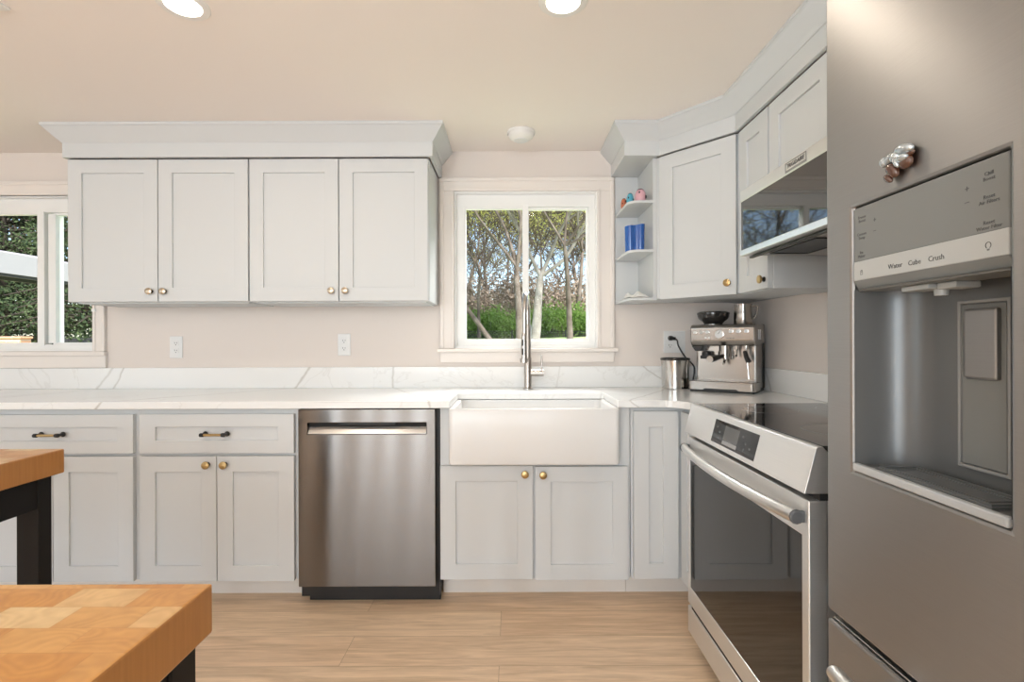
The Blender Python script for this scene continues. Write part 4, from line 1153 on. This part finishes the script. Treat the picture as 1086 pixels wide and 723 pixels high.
# ------------------------------------------------------------------ butcher block tables
def butcher_table(x0, x1, y0, y1, z, th, inset, leg, label):
    cx, cy = (x0 + x1) / 2, (y0 + y1) / 2
    og = (cx, cy, 0)
    t = thing('butcher_block_table', label, 'table', og)
    m = MB(og); m.box(x0, x1, y0, y1, z - th, z, 0.003, 2)
    o = m.build('tabletop', ['butcher_top', 'butcher_side'], t)
    for p_ in o.data.polygons:
        if abs(p_.normal.z) < 0.6: p_.material_index = 1
    lz = z - th
    lx0, lx1, ly0, ly1 = x0 + inset, x1 - inset, y0 + inset, y1 - inset
    for a in (0, 1):
        for b_ in (0, 1):
            m = MB(og); xx = lx0 if a == 0 else lx1 - leg[0]; yy = ly0 if b_ == 0 else ly1 - leg[1]
            m.box(xx, xx + leg[0], yy, yy + leg[1], 0, lz - 0.0005, 0.002); m.build('leg', 'black_paint', t)
    for yy in (ly0 + 0.008, ly1 - 0.030):
        m = MB(og); m.box(lx0 + leg[0] - 0.002, lx1 - leg[0] + 0.002, yy, yy + 0.022, lz - 0.085, lz - 0.0005, 0.001); m.build('apron', 'black_paint', t)
    for xx in (lx0 + 0.008, lx1 - 0.026):
        m = MB(og); m.box(xx, xx + 0.022, ly0 + leg[1] - 0.002, ly1 - leg[1] + 0.002, lz - 0.085, lz - 0.0005, 0.001); m.build('apron', 'black_paint', t)
    return t
butcher_table(-1.75, -0.3735, -0.16, 0.6225, 0.86, 0.061, 0.013, (0.052, 0.045), 'nearest butcher block table with black legs, its top filling the bottom corner')
butcher_table(-2.55, -1.2665, 0.77, 1.4135, 0.86, 0.067, 0.019, (0.060, 0.040), 'farther butcher block table with a black leg, before the drawer cabinet')

# ================================================================== OUTSIDE
def ground_h(x, y):
    if y < 4: return -0.35
    h = -0.35 + 1.62 * min(1, (y - 4) / 14) ** 1.1
    if y > 18: h += (y - 18) * 0.012
    return h + 0.06 * math.sin(x * 0.7 + y * 0.3) * min(1, max(0, (y - 5) / 6))
m = MB()
ys = [2.99, 4, 5, 6, 7.5, 9, 10.5, 12, 13.5, 15, 16.5, 18, 20, 23, 27, 33, 42, 60]
xs = [-70 + 3.5 * k for k in range(33)]
grid = [[m.v((x, y, ground_h(x, y))) for x in xs] for y in ys]
for a, b_ in zip(grid, grid[1:]):
    for k in range(len(xs) - 1): m.face((a[k], a[k + 1], b_[k + 1], b_[k]))
struct(m.build('ground', 'ground'))

def grow(rnd, m, tips, p, d, length, rad, depth, bend=0.22, kids=(2, 3), up=0.10, minr=0.006):
    """a limb with its forks; leaf-bearing points go to tips"""
    n = max(3, int(length / 0.45))
    pts = [Vector(p)]; dd = Vector(d).normalized()
    for k in range(n):
        dd = (dd + Vector((rnd.gauss(0, bend), rnd.gauss(0, bend), rnd.gauss(0, bend * 0.7) + up)) * 0.45).normalized()
        pts.append(pts[-1] + dd * length / n)
    r1 = max(minr, rad * 0.55)
    m.tube(pts, [rad + (r1 - rad) * k / n for k in range(n + 1)], 6 if rad > 0.03 else 4, cap=False)
    if depth <= 1:
        for q in pts[1:]: tips.append(q)
    if depth == 0: return
    for k in range(rnd.randint(*kids) + (1 if depth > 2 else 0)):
        u = rnd.uniform(0.35, 1.0) if k else 1.0
        q = pts[min(n, int(u * n))]
        a = Vector((rnd.gauss(0, 1), rnd.gauss(0, 1), rnd.gauss(0.25, 0.6))).normalized()
        nd = (dd * rnd.uniform(0.55, 1.0) + a * rnd.uniform(0.45, 0.85)).normalized()
        grow(rnd, m, tips, q, nd, length * rnd.uniform(0.58, 0.82), max(minr, rad * rnd.uniform(0.45, 0.65)), depth - 1, bend, kids, up, minr)
def leaves(rnd, pts, count, size, spread):
    m = MB()
    for k in range(count):
        c = rnd.choice(pts) + Vector((rnd.gauss(0, spread), rnd.gauss(0, spread), rnd.gauss(0, spread * 0.8)))
        a = Vector((rnd.gauss(0, 1), rnd.gauss(0, 1), rnd.gauss(0, 1))).normalized()
        b_ = a.cross(Vector((rnd.gauss(0, 1), rnd.gauss(0, 1), rnd.gauss(0, 1)))).normalized()
        s_ = size * rnd.uniform(0.6, 1.4)
        m.face([m.bm.verts.new(c + a * s_), m.bm.verts.new(c + b_ * s_ * 0.45), m.bm.verts.new(c - a * s_), m.bm.verts.new(c - b_ * s_ * 0.45)])
    return m
def tree(name, label, x, y, seed, trunk_h, rad, lean=(0, 0, 1), depth=4, limb=3.0, nleaf=2500, leaf='leaf_spring', bark='bark', size=0.056, spread=0.45, group=None, forks=None, minr=0.008, up=0.08, kids=(2, 4)):
    rnd = random.Random(seed)
    z = ground_h(x, y) - 0.05
    t = thing(name, label, 'tree', (x, y, z), 0, group)
    m = MB(); tips = []
    d = Vector(lean).normalized()
    pts = [Vector((0, 0, 0))]
    n = 7
    for k in range(n):
        d = (d + Vector((rnd.gauss(0, 0.05), rnd.gauss(0, 0.05), 0))).normalized()
        pts.append(pts[-1] + d * trunk_h / n)
    m.tube(pts, [rad * (1.25 - 0.55 * k / n) for k in range(n + 1)], 10, cap=False)
    for dv in (forks or [(-0.7, 0.1, 0.9), (0.6, -0.2, 1.0), (0.05, 0.4, 1.2)]):
        grow(rnd, m, tips, pts[-1], dv, limb, rad * 0.5, depth, kids=kids, minr=minr, up=up)
    m.build('trunk', bark, t, angle=None)
    if nleaf: leaves(rnd, tips, nleaf, size, spread).build('foliage', leaf, t, angle=None)
    return t
# trees seen through the sink window
tree('forked_tree', 'big forked tree with long bare limbs left of the faucet, leaning before the woods', 0.25, 15.0, 11, 2.6, 0.11, (0.02, 0, 1), 4, 3.2, 6500, forks=[(-0.75, 0.1, 0.8), (-0.35, 0.2, 1.1), (0.05, -0.1, 1.3), (0.35, 0.3, 1.0)])
tree('pale_trunk_tree', 'tree with the thick pale grey trunk just behind the faucet', 0.76, 17.0, 23, 2.3, 0.15, (0.0, 0, 1), 4, 3.0, 6500, bark='bark_pale', forks=[(-0.4, 0.2, 1.0), (0.5, 0.1, 1.0), (0.9, 0.0, 0.7)])
tree('branching_tree', 'upright branching tree seen through the pane beside the open shelves', 1.85, 16.0, 37, 3.2, 0.085, (0.02, 0, 1), 4, 2.8, 6500, forks=[(-0.6, 0.2, 0.9), (0.1, 0.1, 1.3), (0.7, -0.1, 0.9), (1.0, 0.2, 0.5)])
tree('slanting_tree', 'thin dark tree leaning over at the edge of the yard fence', -0.55, 16.5, 41, 3.2, 0.075, (-0.62, 0, 0.85), 3, 2.0, 500, forks=[(-0.8, 0.1, 0.7), (-0.5, 0.2, 1.0)])
tree('twiggy_tree', 'slim twiggy tree at the outer edge of the sink window view', -1.25, 19.0, 53, 2.4, 0.06, (0.1, 0, 1), 4, 2.6, 6000, forks=[(-0.4, 0.1, 1.0), (0.5, 0.2, 1.0), (0.1, 0.3, 1.2)])
rnd = random.Random(5)
protos = []
GL = 'one of the slender woodland trees in new leaf standing beyond the fence'
spots = [(-2.2, 23), (-0.9, 25), (0.3, 22.5), (1.5, 24), (2.9, 22), (3.8, 26), (-3.2, 27), (0.9, 29), (2.2, 30), (-1.6, 31), (4.8, 29), (-0.3, 33), (3.3, 34), (5.8, 33), (-2.8, 36), (4.6, 37), (0.2, 39), (-5.4, 19), (-6.8, 22), (-8.2, 18), (-7.4, 27), (-9.8, 22), (-11.5, 26), (-5.6, 26)]
for i, (x, y) in enumerate(spots):
    if i < 4:
        o = tree('woodland_tree', GL, x, y, 100 + i, 3.0 + rnd.random(), 0.06 + 0.04 * rnd.random(), (rnd.gauss(0, 0.07), 0, 1), 4, 2.6, 2000,
                 leaf=('leaf_olive', 'leaf_spring')[i % 2], size=0.052, spread=0.6, group='woodland trees beyond the fence', minr=0.012)
        protos.append(o)
    else:
        o = copy_tree(protos[i % 4])
        s_ = rnd.uniform(0.85, 1.25)
        o.location = (x, y, ground_h(x, y) - 0.05); o.rotation_euler = (0, 0, rnd.uniform(0, 6.28)); o.scale = (s_, s_, s_ * rnd.uniform(0.9, 1.15))
# undergrowth
def bush(name, label, x, y, rx, rz_, seed, leaf, twigs, n, size, group, sz=None):
    rnd = random.Random(seed)
    z = ground_h(x, y) - 0.05
    t = thing(name, label, 'shrub', (x, y, z), 0, group)
    m = MB(); pts = []
    for k in range(twigs):
        a = rnd.uniform(0, 2 * PI); q = Vector((0.25 * rx * math.cos(a), 0.25 * rx * math.sin(a), 0)); d = Vector((math.cos(a) * rnd.uniform(0.1, 0.9), math.sin(a) * rnd.uniform(0.1, 0.9), 1)).normalized()
        L = rz_ * rnd.uniform(0.7, 1.05); seg = []
        for j in range(6):
            seg.append(q.copy()); d = (d + Vector((rnd.gauss(0, 0.16), rnd.gauss(0, 0.16), 0.0))).normalized(); q = q + d * L / 5
            if j > 0: pts.append(q.copy())
        m.tube(seg, [0.016 - 0.002 * j for j in range(6)], 4, cap=False)
    m.build('stems', 'twig', t, angle=None)
    if n: leaves(rnd, pts, n, size, rx * 0.2).build('foliage', leaf, t, angle=None)
    return t
gb = None
for i, (x, y) in enumerate(((-1.55, 20.6), (-0.35, 20.2), (2.05, 20.4), (3.2, 20.8), (1.15, 21.3), (-2.5, 21.2), (4.4, 21.0))):
    if i < 2: o = bush('green_shrub', 'one of the fresh green shrubs low behind the yard fence', x, y, 1.15, 0.95, 300 + i, 'leaf_green', 26, 3600, 0.06, 'fresh green shrubs behind the fence'); gb = gb or o
    else:
        o = copy_tree(gb); o.location = (x, y, ground_h(x, y) - 0.05); o.rotation_euler = (0, 0, i * 1.3); s_ = 0.9 + 0.12 * (i % 3); o.scale = (s_ * 1.1, s_, s_)
bb = None
for i, (x, y) in enumerate(((-2.6, 24), (-1.2, 26), (0.2, 25.5), (1.6, 26.5), (3.0, 25), (4.6, 27), (-3.8, 28), (0.9, 31), (3.9, 32), (-1.9, 33), (2.3, 34.5), (5.8, 30), (-0.6, 36.5), (-4.6, 34))):
    if i < 2: o = bush('brown_thicket', 'one of the brown leafless thickets under the woodland trees', x, y, 1.9, 2.5, 340 + i, 'twig', 60, 3200, 0.075, 'brown thickets under the trees'); bb = bb or o
    else:
        o = copy_tree(bb); o.location = (x, y, ground_h(x, y) - 0.05); o.rotation_euler = (0, 0, i * 1.7); s_ = 0.85 + 0.16 * (i % 4); o.scale = (s_, s_, s_)
# black wire fence at the top of the yard
fy = 18.6
og = (0.8, fy, ground_h(0.8, fy))
t = thing('yard_fence', 'low black wire fence along the top of the yard', 'fence', og)
m = MB(og)
for z in (0.04, 0.12, 0.20, 0.28): m.box(-6, 8, fy - 0.008, fy + 0.008, 1.22 + z, 1.236 + z)
for k in range(141): m.box(-6 + k * 0.1, -5.994 + k * 0.1, fy - 0.004, fy + 0.004, 1.10, 1.53)
m.build('wire_mesh', 'fence_black', t)
for k in range(8):
    m = MB(og); m.box(-6 + 2 * k - 0.025, -6 + 2 * k + 0.025, fy - 0.025, fy + 0.025, 0.9, 1.56, 0.004); m.build('post', 'fence_black', t)

# ------------------------------------------------------------------ yard seen through the half-hidden window
def evergreen(name, label, x, y, h, r, seed, leaf, n=5200):
    rnd = random.Random(seed)
    z = ground_h(x, y) - 0.05
    t = thing(name, label, 'tree', (x, y, z))
    n = 26000
    m = MB(); m.tube([(0, 0, 0), (0.03, 0.02, h * 0.5), (0, 0, h * 0.97)], [0.14, 0.09, 0.02], 8); pts = []
    for k in range(190):
        u = rnd.random() ** 0.8; zz = 0.12 * h + u * 0.85 * h; a = rnd.uniform(0, 2 * PI); L = r * (1.05 - 0.75 * u) * rnd.uniform(0.75, 1.1)
        q0 = Vector((0, 0, zz)); q1 = Vector((L * 0.6 * math.cos(a), L * 0.6 * math.sin(a), zz + 0.06)); q2 = Vector((L * math.cos(a), L * math.sin(a), zz - 0.10 * L))
        m.tube([q0, q1, q2], [0.03, 0.02, 0.008], 4, cap=False)
        pts += [q0.lerp(q1, 0.6), q1, q1.lerp(q2, 0.35), q1.lerp(q2, 0.7), q2]
    m.build('trunk', 'bark_dark', t, angle=None)
    leaves(rnd, pts, n, 0.036, 0.16).build('foliage', leaf, t, angle=None)
    return t
evergreen('evergreen', 'dark evergreen beside the meeting stile of the half-hidden window', -8.6, 10.6, 5.2, 1.9, 61, 'needle', 9000)
evergreen('evergreen', 'dense evergreen at the outer edge of the half-hidden window', -11.2, 11.0, 4.6, 2.0, 62, 'needle', 9000)
evergreen('evergreen', 'evergreen with browned branches close to the long wall cabinet', -9.6, 13.0, 6.4, 2.1, 63, 'needle_brown', 9000)
evergreen('evergreen', 'far evergreen filling the gap behind the white canopy', -13.2, 14.0, 6.0, 2.3, 64, 'needle', 9000)
tree('bare_tree', 'greyish bare tree rising above the white canopy', -13.0, 12.5, 77, 2.2, 0.12, (0, 0, 1), 4, 2.4, 2600, leaf='twig', size=0.05, minr=0.010)

# canopy
og = (-6.22, 6.5, ground_h(-6.22, 6.5))
t = thing('garden_canopy', 'white canvas garden canopy outside the half-hidden window', 'canopy', og)
m = MB(og)
cx0, cx1, cy0, cy1 = -6.45, -6.0, 4.6, 8.4
zt_, zb_ = 2.23, 1.985
apex = (-6.22, 6.5, 2.29)
r4 = [(cx0, cy0), (cx1, cy0), (cx1, cy1), (cx0, cy1)]
top = [m.v((x, y, zt_)) for x, y in r4]; ap = m.v(apex)
for k in range(4): m.face((top[k], top[(k + 1) % 4], ap))
top2 = [m.v((x, y, zt_ - 0.012)) for x, y in r4]; ap2 = m.v((apex[0], apex[1], apex[2] - 0.012))
for k in range(4): m.face((top2[(k + 1) % 4], top2[k], ap2))
m.build('roof', 'canvas', t)
m = MB(og); m.ring_plate((cx0, cx1, cy0, cy1), (cx0 + 0.01, cx1 - 0.01, cy0 + 0.01, cy1 - 0.01), zb_, zt_, axis='z'); m.build('valance', 'canvas', t)
m = MB(og); m.ring_plate((cx0 + 0.02, cx1 - 0.02, cy0 + 0.02, cy1 - 0.02), (cx0 + 0.06, cx1 - 0.06, cy0 + 0.06, cy1 - 0.06), zb_ - 0.035, zb_ + 0.03, axis='z'); m.build('rail', 'fence_black', t)
for x, y in ((cx0 + 0.05, cy0 + 0.05), (cx0 + 0.05, cy1 - 0.05)):
    m = MB(og); m.box(x - 0.03, x + 0.03, y - 0.03, y + 0.03, ground_h(x, y) - 0.05, zb_ + 0.02); m.build('post', 'fence_black', t)
# low brick wall and dark fence beyond
og = (-9.9, 8.9, 0)
t = thing('garden_wall', 'low orange brick garden wall below the evergreens', 'wall', og)
m = MB(og); m.box(-13.0, -8.66, 8.8, 9.0, ground_h(-10, 9) - 0.3, 1.235, 0.004); m.build('brickwork', 'brick', t)
m = MB(og); m.box(-13.02, -8.64, 8.78, 9.02, 1.235, 1.27, 0.006); m.build('coping', 'brick', t)
og = (-7.6, 9.2, ground_h(-7.6, 9.2))
t = thing('board_fence', 'dark low board fence seen at the inner foot of the half-hidden window', 'fence', og)
m = MB(og)
for k in range(14): m.box(-8.6 + 0.15 * k, -8.46 + 0.15 * k, 9.19, 9.21, og[2] - 0.1, 1.24, 0.003)
m.build('boards', 'fence_black', t)
for z in (0.5, 1.15):
    m = MB(og); m.box(-8.6, -6.5, 9.21, 9.25, z - 0.03, z + 0.03); m.build('rail', 'fence_black', t)
